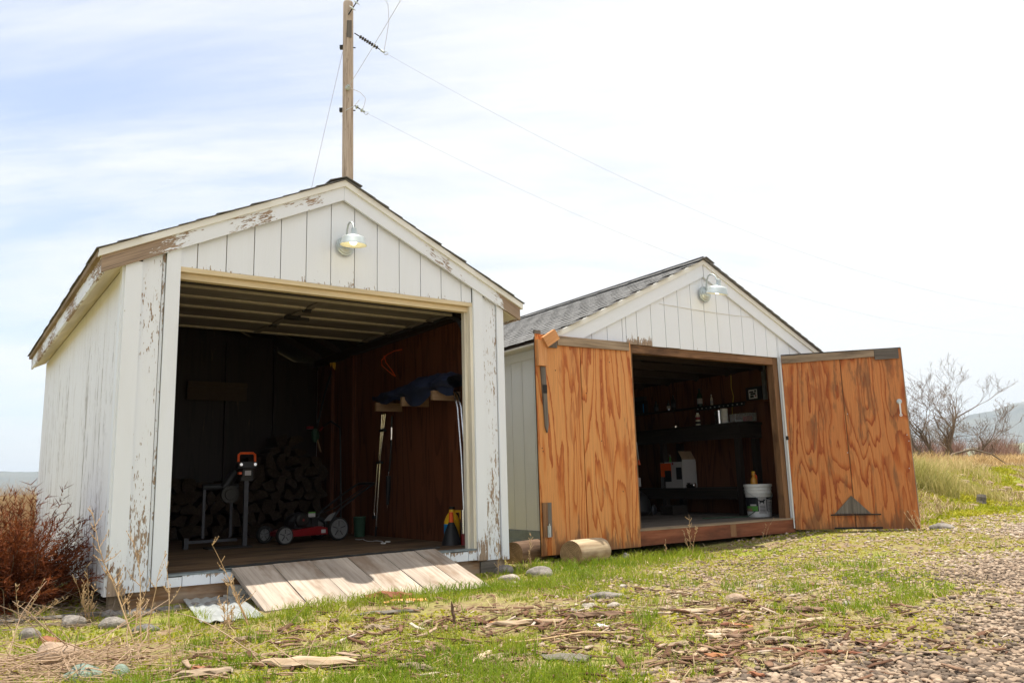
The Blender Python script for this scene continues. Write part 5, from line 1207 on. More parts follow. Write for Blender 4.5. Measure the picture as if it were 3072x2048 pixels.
mb = MB(); mb.tube([RF(2.60, 0.80, 0.36), RF(2.56, 0.62, 0.25), RF(2.52, 0.55, 0.10), RF(2.40, 0.62, 0.015), RF(1.9, 0.9, 0.012)], 0.006, 6); tag(mb.build('hose', M['green_dark'], smooth=True), 'thin dark green hose hanging from the bench to the floor beside the bucket', 'hose')
# =================================================================== utility pole and wires
PB = Vector((-3.78, 18.0, 0.0)); PT = Vector((-3.835, 17.985, 12.56))
POLE = thing('utility_pole', 'tall brown wooden utility pole rising behind the larger shed', 'utility pole', PB, 0)
d_ = PT - PB
def pp(z): return d_ * (z / 12.56)
MB().tube([pp(z) for z in (-0.5, 0, 2, 4, 6, 7.5, 9, 10.5, 11.6, 12.52, 12.56)], [0.150, 0.148, 0.145, 0.141, 0.138, 0.135, 0.132, 0.129, 0.127, 0.125, 0.115], 20).build('pole', M['pole'], POLE, smooth=True)
mb = MB()
for z in (11.35, 9.70): mb.tube([pp(z) + Vector((-0.20, -0.02, 0)), pp(z) + Vector((0.18, 0.02, 0))], 0.016, 6); mb.bx(-0.20 + pp(z).x, -0.12 + pp(z).x, -0.06, 0.02, z - 0.04, z + 0.05)
mb.build('bolt', M['black_steel'], POLE)
MB().bx(-0.06, 0.06, -0.145, -0.125, 11.55, 12.0).build('pole_tag', M['grey_wood'], POLE)
MB().tube([pp(9.55) + Vector((-0.14, -0.02, 0.0)), pp(9.62) + Vector((0.0, -0.15, 0.02)), pp(9.72) + Vector((0.16, -0.05, 0.06)), pp(9.85) + Vector((0.28, -0.02, 0.1))], 0.009, 6).build('tie_wire', M['wire'], POLE)
def insulator(a, b, n, r, mat):
    a, b = Vector(a), Vector(b); ax = b - a; L = ax.length
    o = MB().tube([a, b], 0.014, 6).build('insulator_string', M['black_steel'], POLE)
    for i in range(n):
        s = L * (0.20 + 0.55 * i / max(1, n - 1))
        MB().lathe([(0.012, -0.022), (r * 0.55, -0.012), (r, 0.0), (r * 0.9, 0.012), (0.014, 0.024)], 14, a + ax.normalized() * s, ax).build('insulator_disc', M[mat], o, smooth=True)
    h = MB(); h.tube([b - ax.normalized() * 0.10, b], 0.03, 8); h.lathe([(0.045, -0.012), (0.055, 0), (0.045, 0.012)], 12, b + Vector((0.05, 0, -0.03)), (0, 1, 0)); h.build('dead_end_clamp', M['galv'], o)
I1a = Vector((-3.67, 17.97, 11.72)) - PB; I1b = Vector((-2.93, 17.90, 11.15)) - PB
insulator(I1a, I1b, 8, 0.048, 'insul_dark')
I2a = Vector((-3.64, 17.95, 9.79)) - PB; I2b = Vector((-3.41, 17.90, 9.61)) - PB
insulator(I2a, I2b, 2, 0.05, 'insul')
I3a = pp(12.15) + Vector((0.03, -0.13, 0)); I3b = pp(12.75) + Vector((0.62, -0.5, 0))
insulator(I3a, I3b, 4, 0.095, 'insul')
o = MB().lathe([(0.03, -0.06), (0.055, -0.04), (0.06, 0.0), (0.045, 0.03), (0.055, 0.05), (0.03, 0.07)], 14, pp(10.2) + Vector((0.03, -0.17, 0)), (0.5, -0.3, 0.6)).build('insulator', M['insul'], POLE, smooth=True)
MB().tube([pp(12.72) + Vector((0.60, -0.48, 0)), pp(12.68) + Vector((0.82, -0.3, 0)), pp(12.35) + Vector((1.02, -0.2, 0)), pp(11.9) + Vector((1.03, -0.15, 0)), pp(11.45) + Vector((0.95, -0.1, 0)), pp(11.18) + Vector((0.90, -0.1, 0))], 0.008, 5).build('jumper_wire', M['wire'], POLE)
MB().tube([pp(10.18) + Vector((0.10, -0.17, 0)), pp(10.10) + Vector((0.32, -0.12, 0)), pp(9.95) + Vector((0.45, -0.1, 0)), pp(9.78) + Vector((0.42, -0.1, 0)), pp(9.63) + Vector((0.36, -0.1, 0))], 0.008, 5).build('jumper_wire', M['wire'], POLE)
def wire(label, a, b, sag, r=0.007, ext=1.0, n=60):
    a, b = Vector(a), Vector(b); pts = []
    for i in range(n):
        t = ext * (i / (n - 1)) ** 1.3; p = a + (b - a) * t; p.z -= sag * 4 * t * (1 - t); pts.append(p)
    mb = MB(); mb.tube([p - a for p in pts], r, 5)
    return tag(mb.build('power_line', M['wire'], None, a), label, 'power line')
wire('upper thin wire running right from the pole insulator across the sky', PB + I1b, (22.19, 30.0, 6.46), 1.5, 0.0032, 1.4)
wire('lower thin wire running right from the pole past the smaller shed roof', PB + I2b, (23.9, 32.5, 6.05), 1.75, 0.0032, 1.4)
wire('thin wire rising steeply from the middle of the pole to the top edge', PB + pp(10.2) + Vector((0.05, -0.17, 0.03)), Vector((1.4, 8.0, 10.9)), 0.15, 0.006)
wire('guy wire slanting down left from the pole behind the shed roof', PB + pp(11.25) + Vector((-0.13, 0, 0)), Vector((-6.6, 19.0, 0.0)), 0.0, 0.006)
wire('faint far wire sloping up to the right above the bare trees, lower one', Vector((24.86, 50, 6.75)), Vector((44.22, 60, 11.14)), 0.1, 0.005)
wire('faint far wire sloping up to the right above the bare trees, upper one', Vector((20.0, 50, 8.0)), Vector((44.7, 60, 14.46)), 0.25, 0.005)

# =================================================================== bare trees and shrubs on the right
def tree(label, base, trunks, seed, levels=5, name='bare_tree', group=None, twig_len=1.0, mat_t='bark', rtw=0.006):
    rg = random.Random(seed); T = thing(name, label, 'tree', (base[0], base[1], gz(base[0], base[1]) - 0.05), 0, group)
    mt = MB(); mc = MB()
    def grow(p, d, L, r, lv):
        n = 5 if lv < 2 else 4; pts = [p]; rs = [r]; dd = d.copy()
        for i in range(n):
            dd = (dd + Vector((rg.gauss(0, 0.14), rg.gauss(0, 0.14), rg.gauss(0.055, 0.10)))).normalized()
            pts.append(pts[-1] + dd * L / n); rs.append(max(0.0055, r * (1 - 0.62 * (i + 1) / n)))
        (mt if lv == 0 else mc).tube(pts, rs, 8 if lv == 0 else (6 if lv == 1 else (4 if lv < 4 else 3)), cap=lv < 1)
        if lv >= levels: return
        k = rg.randint(4, 5) if lv < 2 else rg.randint(2, 4)
        for j in range(k):
            i = rg.randint(1, n) if lv else rg.randint(2, n); i = n if j == 0 else i
            ax = Vector((rg.gauss(0, 1), rg.gauss(0, 1), rg.gauss(0.20, 0.55))).normalized()
            nd = (dd * 0.75 + ax * rg.uniform(0.5, 0.9)).normalized()
            grow(pts[i], nd, L * rg.uniform(0.50, 0.74), rs[i] * rg.uniform(0.55, 0.8), lv + 1)
    for (dx, d, L, r) in trunks:
        grow(Vector((dx, 0, 0)), Vector(d).normalized(), L, r, 0)
    mt.build('trunk', M[mat_t], T, smooth=True); mc.build('crown', M[mat_t], T)
    return T
tree('larger bare tree with several trunks leaning left, beside the right plywood door', (21.0, 40.0), [(0.15, (-0.9, 0.1, 0.62), 2.5, 0.18), (0.0, (-0.42, -0.1, 0.9), 2.1, 0.15), (0.45, (0.05, 0.1, 1.0), 2.5, 0.16), (0.2, (-1.0, 0, 0.25), 1.7, 0.09), (0.3, (0.3, -0.2, 0.9), 1.5, 0.07)], 5)
tree('smaller bare tree forking low, standing right of the larger bare tree', (20.95, 38.0), [(0.0, (-0.20, 0.1, 1.0), 1.9, 0.125), (0.08, (0.82, -0.1, 0.36), 1.7, 0.10), (0.05, (0.95, 0.1, 0.20), 1.0, 0.045)], 33)
def shrub(label, x, y, h, seed, group):
    rg = random.Random(seed); T = []; n = 260
    V = []; Fc = []; P = []
    for i in range(n):
        a = rg.uniform(0, 6.28); sp = rg.uniform(0.0, 0.55); L = h * rg.uniform(0.55, 1.05); bx_ = rg.gauss(0, h * 0.22); by_ = rg.gauss(0, h * 0.22)
        p = Vector((bx_, by_, 0)); d = Vector((math.cos(a) * sp, math.sin(a) * sp, 1)).normalized(); w = 0.016 * rg.uniform(0.7, 1.4); t = rg.random()
        for s in range(3):
            q = p + d * L / 3; sd = Vector((d.z, 0, -d.x)).normalized() * w * (1 - s * 0.28)
            b = len(V); V += [p - sd, p + sd, q + sd * 0.6, q - sd * 0.6]; Fc.append((b, b + 1, b + 2, b + 3)); P += [t] * 4
            if s:
                for k in range(3):
                    e = d + Vector((rg.gauss(0, .5), rg.gauss(0, .5), rg.gauss(0, .3))); m_ = p + e.normalized() * L * rg.uniform(0.10, 0.25)
                    b = len(V); V += [p - sd * 0.5, p + sd * 0.5, m_]; V.append(m_ + sd * 0.2); Fc.append((b, b + 1, b + 3, b + 2)); P += [t] * 4
            p = q; d = (d + Vector((rg.gauss(0, .2), rg.gauss(0, .2), rg.gauss(0, .05)))).normalized()
    o = np_mesh('bare_shrub', np.array([tuple(v) for v in V]), np.array(Fc), M['redtwig'], peel=np.array(P), kind=None)
    o.location = (x, y, gz(x, y) - 0.05); tag(o, label, 'shrub', group)
SH = [(33.5, 62, 2.3), (36.5, 61, 2.6), (38.6, 63, 2.2), (41.5, 62, 1.5), (27.2, 50, 1.7), (30.2, 51, 1.5), (32.0, 54, 1.7), (24.0, 47, 1.8), (22.0, 46, 2.0), (45.5, 62, 2.2), (35.6, 58, 1.3)]
for i, (x, y, h) in enumerate(SH):
    shrub('leafless red brown shrub in the thicket beyond the bare trees', x, y, h, 70 + i, 'leafless shrubs beyond the bare trees')

# =================================================================== grasses
rs = np.random.RandomState(12)
def blades(name, mat, X, Y, H, Wd, tint, lean=0.35, z0=None, kind='stuff', label=None, parent=None, cat=None, segs=2):
    n = len(X); yaw = rs.rand(n) * 2 * np.pi; ld = rs.rand(n) * 2 * np.pi; le = H * lean * (0.3 + rs.rand(n))
    Z = (gh(X, Y) if z0 is None else z0) - 0.006
    sx, sy = np.cos(yaw) * Wd / 2, np.sin(yaw) * Wd / 2; lx, ly = np.cos(ld) * le, np.sin(ld) * le
    V = np.zeros((n, 5, 3))
    V[:, 0] = np.stack([X - sx, Y - sy, Z], -1); V[:, 1] = np.stack([X + sx, Y + sy, Z], -1)
    V[:, 2] = np.stack([X + lx * .3 + sx * .8, Y + ly * .3 + sy * .8, Z + H * .6], -1); V[:, 3] = np.stack([X + lx * .3 - sx * .8, Y + ly * .3 - sy * .8, Z + H * .6], -1)
    V[:, 4] = np.stack([X + lx, Y + ly, Z + H * np.sqrt(np.maximum(0.2, 1 - (le / H * 0.5) ** 2))], -1)
    b = np.arange(n)[:, None] * 5
    F = np.concatenate([b + np.array([[0, 1, 2]]), b + np.array([[0, 2, 3]]), b + np.array([[3, 2, 4]])], 0)
    return np_mesh(name, V.reshape(-1, 3), F, mat, peel=np.repeat(np.clip(tint, 0, 1), 5), kind=kind, label=label, parent=parent, cat=cat)
def polar(n, r0, r1, a0=-38, a1=38, power=0.6):
    r = r0 + (r1 - r0) * rs.rand(n) ** (1 / power) if power < 1 else r0 + (r1 - r0) * rs.rand(n)
    r = r0 + (r1 - r0) * rs.rand(n) ** 1.35
    a = np.radians(a0 + (a1 - a0) * rs.rand(n)); return np.sin(a) * r, np.cos(a) * r
def chipdens(x, y):
    d = np.exp(-((x - 0.55) / 1.3) ** 2 - ((y - 4.2) / 0.95) ** 2) + 0.8 * np.exp(-((x - 1.2) / 0.7) ** 2 - ((y - 3.9) / 0.8) ** 2) + 0.55 * np.exp(-((x + 0.9) / 1.5) ** 2 - ((y - 3.8) / 0.7) ** 2)
    return np.clip(d * (0.22 + 1.45 * np.clip(vn(x, y, 2.3, 61) - 0.28, 0, 1)), 0, 1)
# lush blades
X, Y = polar(330000, 2.3, 15)
front = np.exp(-((side(X, Y) + 1.3) / 1.0) ** 2)
patch = 0.24 * vn(X, Y, 1.7, 21) + 0.36 * vn(X, Y, 5.0, 22) + 0.40 * vn(X, Y, 12, 24)
R_ = np.hypot(X, Y)
lush = 0.10 + 0.21 * S((4.6 - R_) / 1.2) * S((0.7 - X) / 0.9) * (0.35 + 0.65 * S((X + 1.9) / 0.6)) + 0.12 * S((R_ - 5) / 0.8) * S((6.9 - R_) / 0.8)
# a dense strip along the foot of the ramp and the logs
u_, v_ = loc2(O_L, YAW_L, X, Y); strip = np.exp(-((v_ + 0.95) / 0.22) ** 2) * ((u_ > 0.5) & (u_ < 3.4)); u2_, v2_ = loc2(O_R, YAW_R, X, Y); strip = strip + np.exp(-((v2_ + 0.55) / 0.25) ** 2) * ((u2_ > -1.9) & (u2_ < 0.3))
thin = S((Y - 8.5) / 2) * 0.10
shade_l = ((v_ > -0.40) & (u_ < 0.9)).astype(float)
keep = (patch + lush + 0.35 * np.clip(strip, 0, 1) - thin - 0.3 * shade_l - 0.9 * gravel(X, Y) - 0.35 * pebbly(X, Y) + 0.10 * (rs.rand(len(X)) - 0.5)) > 0.70
for (bx_, by_, br_) in ((-0.90, 3.50, 0.27), (-1.30, 3.38, 0.20), (0.19, 3.58, 0.16), (-1.80, 3.40, 0.12), (0.05, 4.40, 0.25), (-2.62, 4.78, 0.12), (-2.36, 4.72, 0.13)):
    keep &= ((X - bx_) / br_) ** 2 + ((Y - by_) / (br_ * 0.55)) ** 2 > 0.7 + 0.6 * rs.rand(len(X))
keep &= clear(X, Y) & (gravel(X, Y) < 0.5) & (rs.rand(len(X)) > 0.85 * chipdens(X, Y))
X, Y, R_, patch, st = X[keep], Y[keep], R_[keep], patch[keep], np.clip(strip, 0, 1)[keep]
H = (0.022 + 0.046 * rs.rand(len(X)) ** 1.4 * (0.6 + patch)) * (1 + 0.45 * st + 0.25 * S((4.6 - R_) / 1.0)) * (0.7 + 0.6 * vn(X, Y, 3.0, 25))
blades('grass', M['grass'], X, Y, H, 0.0028 + 0.0006 * R_ * rs.rand(len(X)), 0.30 + 0.55 * (vn(X, Y, 2.2, 23) - 0.3) + 0.35 * rs.rand(len(X)) + 0.05 * S((Y - 6) / 3), 0.8, label='short bright spring grass in patches before the sheds')
# low moss-like ground cover, yellow green, fills the rest
X, Y = polar(190000, 2.4, 20, -39, 39)
g_ = gravel(X, Y); pb_ = pebbly(X, Y); pt_ = 0.6 * vn(X, Y, 2.6, 31) + 0.4 * vn(X, Y, 8, 32)
bankm = S((Y - (5.7 + X * 0.98)) / 2.0) * S((X - 3.2) / 2)
keep = (pt_ + 0.40 * bankm - 0.34 * g_ + 0.04 * pb_ > 0.385) & clear(X, Y)
X, Y = X[keep], Y[keep]; R_ = np.hypot(X, Y)
blades('ground_cover', M['moss'], X, Y, 0.008 + 0.016 * rs.rand(len(X)) + 0.05 * S((X - 4) / 2) * S((Y - 10.5) / 2) * rs.rand(len(X)), 0.008 + 0.0014 * R_, 0.1 + 0.5 * vn(X, Y, 1.2, 33) + 0.45 * rs.rand(len(X)), 1.2, label='low yellow green ground cover over the yard')
n = 60000; X = 4.2 + 12 * rs.rand(n); Y = 4.9 + X * 0.98 + 4.2 * rs.rand(n); k = (0.55 * vn(X, Y, 1.6, 34) + 0.45 * vn(X, Y, 6, 35) + 0.3 * (rs.rand(n) - 0.5) > 0.36) & clear(X, Y) & (Y - 0.98 * X > 4.9 + 0.5 * vn(X, Y, 2, 36)); X, Y = X[k], Y[k]
blades('bank_ground_cover', M['moss'], X, Y, 0.02 + 0.05 * rs.rand(len(X)), 0.02 + 0.02 * rs.rand(len(X)), 0.05 + 0.55 * vn(X, Y, 1.2, 37) + 0.40 * rs.rand(len(X)), 1.0, label='mossy bright green plants covering the low bank')
n = 14000; X = 4.2 + 12 * rs.rand(n); Y = 5.2 + X * 0.98 + 3.6 * rs.rand(n); k = vn(X, Y, 1.3, 38) > 0.5; X, Y = X[k], Y[k]
blades('bank_straw', M['straw'], X, Y, 0.06 + 0.16 * rs.rand(len(X)), 0.008 + 0.006 * rs.rand(len(X)), rs.rand(len(X)), 1.6, label='dead straw on the low bank')
# dead straw lying about
X, Y = polar(15000, 2.3, 13)
keep = (vn(X, Y, 2.1, 41) > 0.42) & clear(X, Y) & (gravel(X, Y) < 0.6); X, Y = X[keep], Y[keep]
blades('dry_straw', M['straw'], X, Y, 0.025 + 0.05 * rs.rand(len(X)), 0.003 + 0.0006 * np.hypot(X, Y), rs.rand(len(X)), 2.2, label='dead straw scattered through the grass')
# dry brush in the field at the left and beyond the bank at the right
n = 42000; X = -15 + 11.2 * rs.rand(n); Y = 8.2 + 16 * rs.rand(n)
k = (X < -3.1 - (Y - 8) * 0.40) & clear(X, Y); X, Y = X[k], Y[k]
blades('dry_brush', M['brush'], X, Y, 0.25 + 0.70 * rs.rand(len(X)) ** 1.3 * (0.5 + vn(X, Y, 0.6, 51)), 0.006 + 0.006 * rs.rand(len(X)), 0.3 + 0.5 * rs.rand(len(X)) + 0.3 * (vn(X, Y, 0.8, 52) - 0.5), 0.55, label='tan dry brush filling the field behind the larger shed')
n = 60000; X = 4.4 + 30 * rs.rand(n) ** 1.4; Y = 8.3 + 0.98 * X + 26 * rs.rand(n) ** 2.2
k = (Y > 8.4 + X * 0.98) & (X > 4.2); X, Y = X[k], Y[k]; R_ = np.hypot(X, Y)
blades('dry_field_grass', M['orange_grass'], X, Y, (0.14 + 0.36 * rs.rand(len(X))) * (0.6 + 0.8 * vn(X, Y, 0.35, 53)) * S((Y - 8.3 - X * .98) / 1.6), 0.006 + 0.0011 * R_ , 0.45 + 0.5 * rs.rand(len(X)), 0.7, label='orange brown dry grass on the field above the bank')
def clump(label, x, y, n, rad, h, tint0, mat='tallgrass', seed=0, name='grass_clump', lean=0.6):
    a = rs.rand(n) * 6.283; r = rad * np.sqrt(rs.rand(n)); X = x + r * np.cos(a); Y = y + r * np.sin(a)
    o = blades(name, M[mat], X, Y, h * (0.35 + 0.65 * rs.rand(n)) * (1 - 0.35 * r / rad), 0.006 + 0.006 * rs.rand(n), tint0 + 0.7 * rs.rand(n), lean, kind=None); tag(o, label, 'grass clump'); return o
clump('tall clump of green and straw coloured grass right beside the right door', 7.15, 14.35, 2200, 0.62, 0.72, 0.05)
clump('paler straw clump behind and left of the tall grass clump', 6.5, 14.6, 900, 0.5, 0.55, 0.3)
clump('straw coloured weeds rising on the bank crest left of the stump', 7.7, 15.6, 900, 0.8, 0.55, 0.45)
clump('loose golden weeds on the bank crest at the right edge', 9.6, 17.9, 900, 1.0, 0.50, 0.5)
clump('low tuft of dry grass to the right of the tall clump', 8.4, 14.9, 800, 0.55, 0.42, 0.25)

# =================================================================== gravel stones
def ico(sub):
    bm = bmesh.new(); bmesh.ops.create_icosphere(bm, subdivisions=sub, radius=1); V = np.array([v.co[:] for v in bm.verts]); F = np.array([[v.index for v in f.verts] for f in bm.faces]); bm.free(); return V, F
def stones(name, X, Y, size, sub, mat, label, sink=0.25):
    BV, BF = ico(sub); n = len(X); nv = len(BV)
    kinds = 12; KV = []
    for k in range(kinds):
        q = np.random.RandomState(k); w = q.randn(5, 3) * 1.6; ph = q.rand(5) * 6.28
        KV.append(BV * (1 + 0.14 * np.sin(BV @ w.T + ph).sum(1, keepdims=True) / 2))
    KV = np.array(KV); kk = rs.randint(0, kinds, n)
    P = KV[kk] * np.stack([size * (0.9 + 0.7 * rs.rand(n)), size * (0.7 + 0.35 * rs.rand(n)), size * (0.38 + 0.35 * rs.rand(n))], -1)[:, None, :]
    ty = (rs.rand(n) - 0.5) * 0.7; c, s = np.cos(ty)[:, None], np.sin(ty)[:, None]
    P = np.stack([P[..., 0] * c + P[..., 2] * s, P[..., 1], -P[..., 0] * s + P[..., 2] * c], -1)
    a = rs.rand(n) * 6.283; c, s = np.cos(a)[:, None], np.sin(a)[:, None]
    P = np.stack([P[..., 0] * c - P[..., 1] * s, P[..., 0] * s + P[..., 1] * c, P[..., 2]], -1)
    P += np.stack([X, Y, gh(X, Y) + size * sink], -1)[:, None, :]
    F = (np.arange(n)[:, None, None] * nv + BF[None]).reshape(-1, 3)
    return np_mesh(name, P.reshape(-1, 3), F, mat, peel=np.repeat(np.clip(0.25 + 0.9 * (rs.rand(n) - 0.2) + 0.9 * (vn(X, Y, 0.9, 81) - 0.5), 0, 1), nv), smooth=True, label=label)
def pick(n, r0, r1, a0, a1, dens, power=1.0):
    r = np.sqrt(r0 ** 2 + (r1 ** 2 - r0 ** 2) * rs.rand(n)); a = np.radians(a0 + (a1 - a0) * rs.rand(n)); X, Y = np.sin(a) * r, np.cos(a) * r
    k = (rs.rand(n) < dens(X, Y)) & clear(X, Y); return X[k], Y[k]
X, Y = pick(15000, 2.5, 4.1, -2, 40, lambda x, y: np.clip(gravel(x, y) * 1.0 + 0.5 * pebbly(x, y) + 0.05, 0, 1))
stones('gravel', X, Y, 0.0045 + 0.0135 * rs.rand(len(X)) ** 1.8, 2, M['gravel'], 'rounded pinkish river gravel of the drive, nearest part')
X, Y = pick(46000, 4.1, 8.0, -6, 40, lambda x, y: np.clip(gravel(x, y) + 0.75 * pebbly(x, y), 0, 1))
stones('gravel', X, Y, 0.0055 + 0.0135 * rs.rand(len(X)) ** 1.8, 1, M['gravel'], 'rounded river gravel of the drive, middle part')
X, Y = pick(34000, 8.0, 16, 5, 40, lambda x, y: np.clip(gravel(x, y) + 0.5 * pebbly(x, y), 0, 1))
stones('gravel', X, Y, 0.010 + 0.014 * rs.rand(len(X)), 1, M['gravel'], 'rounded river gravel of the drive, far part')

# =================================================================== wood and bark chips
def chips(name, X, Y, L, tint, label, lift=0.006):
    n = len(X); V = np.zeros((n, 12, 3)); w = L * (0.18 + 0.34 * rs.rand(n)); t = L * (0.03 + 0.06 * rs.rand(n))
    xs_ = np.array([-0.5, -0.15, 0.5]); 
    for i in range(3):
        ww = w * (0.35 + 0.75 * rs.rand(n)) * (1.0 if i == 1 else 0.6); off = (rs.rand(n) - 0.5) * w * 0.5; zz = (rs.rand(n) - 0.5) * t * 1.5
        for j, (sy, sz) in enumerate(((-1, -1), (1, -1), (1, 1), (-1, 1))):
            V[:, i * 4 + j] = np.stack([L * (xs_[i] + 0.08 * (rs.rand(n) - .5)), off + sy * ww / 2 * (0.8 + 0.4 * rs.rand(n)), zz + sz * t / 2 * (0.6 + 0.8 * rs.rand(n))], -1)
    ty = (rs.rand(n) - 0.5) * 0.55; c, s = np.cos(ty)[:, None], np.sin(ty)[:, None]
    V = np.stack([V[..., 0] * c + V[..., 2] * s, V[..., 1], -V[..., 0] * s + V[..., 2] * c], -1)
    a = rs.randn(n) * 0.75; c, s = np.cos(a)[:, None], np.sin(a)[:, None]
    V = np.stack([V[..., 0] * c - V[..., 1] * s, V[..., 0] * s + V[..., 1] * c, V[..., 2]], -1)
    V += np.stack([X, Y, gh(X, Y) + lift + t * 0.5], -1)[:, None, :]
    f = [(0, 3, 2, 1), (8, 9, 10, 11)] + [(i * 4 + j, i * 4 + (j + 1) % 4, i * 4 + 4 + (j + 1) % 4, i * 4 + 4 + j) for i in range(2) for j in range(4)]
    F = (np.arange(n)[:, None, None] * 12 + np.array(f)[None]).reshape(-1, 4)
    return np_mesh(name, V.reshape(-1, 3), F, M['chip'], peel=np.repeat(tint, 12), label=label)
X, Y = pick(17000, 2.4, 6.8, -36, 36, chipdens)
chips('wood_chips', X, Y, 0.018 + 0.055 * rs.rand(len(X)) ** 2.2, rs.rand(len(X)) ** 1.5, 'bark and wood chips strewn over the grass', 0.008)
X, Y = pick(2200, 2.4, 6.0, -30, 30, chipdens)
chips('wood_chips', X, Y, 0.05 + 0.07 * rs.rand(len(X)) ** 1.5, 0.05 + 0.95 * rs.rand(len(X)) ** 1.3, 'larger bark pieces strewn over the grass', 0.014)
# =================================================================== rusty bush at the left edge
def rusty_bush(x, y):
    rg = random.Random(99); T = thing('bush', 'rust coloured dead feathery bush at the left side wall of the larger shed', 'bush', (x, y, gz(x, y)))
    V, Fc, P = [], [], []; mt = MB()
    for i in range(480):
        a = rg.uniform(0, 6.28); el = rg.uniform(0.12, 1.45); L = rg.uniform(0.45, 0.98) * (0.72 + 0.28 * math.sin(el))
        d = Vector((math.cos(a) * math.cos(el), math.sin(a) * math.cos(el), math.sin(el)))
        p = Vector((rg.gauss(0, 0.07), rg.gauss(0, 0.07), 0.03)); n = 9; pts = [p]; t0 = rg.random()
        for s in range(n):
            d = (d + Vector((rg.gauss(0, .07), rg.gauss(0, .07), -0.035 + rg.gauss(0.02, .05)))).normalized(); p = p + d * L / n; pts.append(p)
        if i < 110: mt.tube(pts[:7], [0.006 * (1 - 0.1 * s) for s in range(7)], 4, cap=False)
        for s in range(2, n + 1):
            q = pts[s]; dd = (pts[s] - pts[s - 1]).normalized()
            for k in range(7):
                e = (dd * 0.9 + Vector((rg.gauss(0, .55), rg.gauss(0, .55), rg.gauss(0, .45)))).normalized()
                l = rg.uniform(0.03, 0.085); w = e.cross(Vector((rg.gauss(0, 1), rg.gauss(0, 1), rg.gauss(0, 1)))).normalized() * 0.0030
                b = len(V); o = q - dd * rg.random() * L / n
                V += [o - w, o + w, o + e * l * 0.6 + w * 0.8, o + e * l]; Fc.append((b, b + 1, b + 2, b + 3)); tt = min(1, max(0, t0 * 0.5 + rg.random() * 0.4 + 0.12 * (s / n))); P += [tt] * 4
    T.scale = (1.08, 1.08, 0.84)
    mt.build('branches', M['twig'], T)
    np_mesh('foliage', np.array([tuple(v) for v in V]), np.array(Fc), M['frond'], peel=np.array(P), kind=None, parent=T)
    return T
rusty_bush(-3.42, 5.55)

# =================================================================== dry weeds, each a plant
def weed(label, x, y, h, seed, lean=(0, 0), stems=1, side_n=9, r=0.0035, spread=0.15, name='dry_weed', red=False):
    rg = random.Random(seed); mb = MB(); tw = MB()
    for s in range(stems):
        L = h * (1 if s == 0 else rg.uniform(0.45, 0.9)); d = Vector((lean[0] + (rg.gauss(0, spread) if s else 0), lean[1] + (rg.gauss(0, spread) if s else 0), 1)).normalized()
        p = Vector((rg.gauss(0, 0.02) * (s > 0), rg.gauss(0, 0.02) * (s > 0), -0.01)); pts = [p]; n = 8
        for i in range(n):
            d = (d + Vector((rg.gauss(0, .07), rg.gauss(0, .07), rg.gauss(0, .04)))).normalized(); p = p + d * L / n; pts.append(p)
        mb.tube(pts, [r * (1 - 0.75 * i / n) for i in range(n + 1)], 5)
        for k in range(side_n):
            t = rg.uniform(0.25, 1.0); i = min(n - 1, int(t * n)); q = pts[i].lerp(pts[i + 1], t * n - i)
            a = rg.uniform(0, 6.28); e = Vector((math.cos(a), math.sin(a), rg.uniform(0.5, 1.4))).normalized(); l = L * rg.uniform(0.06, 0.22) * (1.15 - 0.6 * t)
            m_ = q + e * l * 0.6; tip = m_ + (e + Vector((0, 0, .5))).normalized() * l * 0.4
            tw.tube([q, m_, tip], [r * 0.5, r * 0.42, r * 0.25], 4, cap=False)
            for w in range(3):
                c = q.lerp(tip, 0.4 + 0.3 * w); tw.blob(c, (0.0028, 0.0028, 0.0045), w, 0, 1)
    T = thing(name, label, 'weed', (x, y, gz(x, y)), 0)
    st_ = mb.build('stem', M['weed'], T); tw_ = tw.build('side_twigs', M['weed'], T); tw_['kind'] = 'stuff'
    if stems > 1: st_['kind'] = 'stuff'
    return T
weed('tall dry weed stalk leaning left in front of the rusty bush', -2.02, 4.35, 0.74, 1, (-0.40, 0.15), 1, 16, 0.0045)
weed('bent dry weed standing before the left corner trim of the larger shed', -2.15, 4.55, 0.36, 2, (-0.05, 0), 2, 9, 0.004)
weed('pair of straight straw coloured stalks just left of the shed opening', -1.90, 4.18, 0.60, 3, (-0.10, 0.02), 2, 7, 0.004, 0.05)
weed('long thin stalk rising from the left foreground, foot nearest the bottom edge', -1.42, 3.42, 0.50, 4, (-0.16, 0.03), 1, 5, 0.0032)
weed('dry weed leaning left against the sill of the larger shed opening', -1.55, 4.75, 0.52, 5, (-0.42, 0.12), 2, 12, 0.0038)
weed('bushy dry weed in front of the corrugated sheet', -1.62, 4.60, 0.30, 6, (0.05, 0), 5, 12, 0.003, 0.30)
weed('low branching weed in the shade under the rusty bush', -2.60, 5.00, 0.34, 7, (-0.1, 0), 6, 10, 0.003, 0.40)
weed('small dry weed in the shade at the left corner of the larger shed', -2.30, 4.95, 0.26, 8, (0.2, 0), 5, 9, 0.003, 0.40)
weed('sprawling weed lying low at the far left edge in the shade', -3.05, 5.05, 0.30, 9, (0.5, 0), 6, 8, 0.003, 0.5)
weed('little pale weed right of the larger shed, before the dark log', *RF(-1.50, -0.28)[:2], 0.30, 10, (0.06, 0), 2, 12, 0.003, 0.1)
weed('small dry weed at the right corner trim of the larger shed', *LF(2.88, -0.22)[:2], 0.26, 11, (0.03, 0), 1, 12, 0.003)
weed('dry weed with a seed head in front of the smaller shed sill', *RF(0.37, -0.36)[:2], 0.40, 12, (0.06, 0), 3, 14, 0.0034, 0.22)
weed('tiny sprig before the sill left of the taller weed at the smaller shed', *RF(0.02, -0.38)[:2], 0.17, 13, (0, 0), 1, 7, 0.0026)
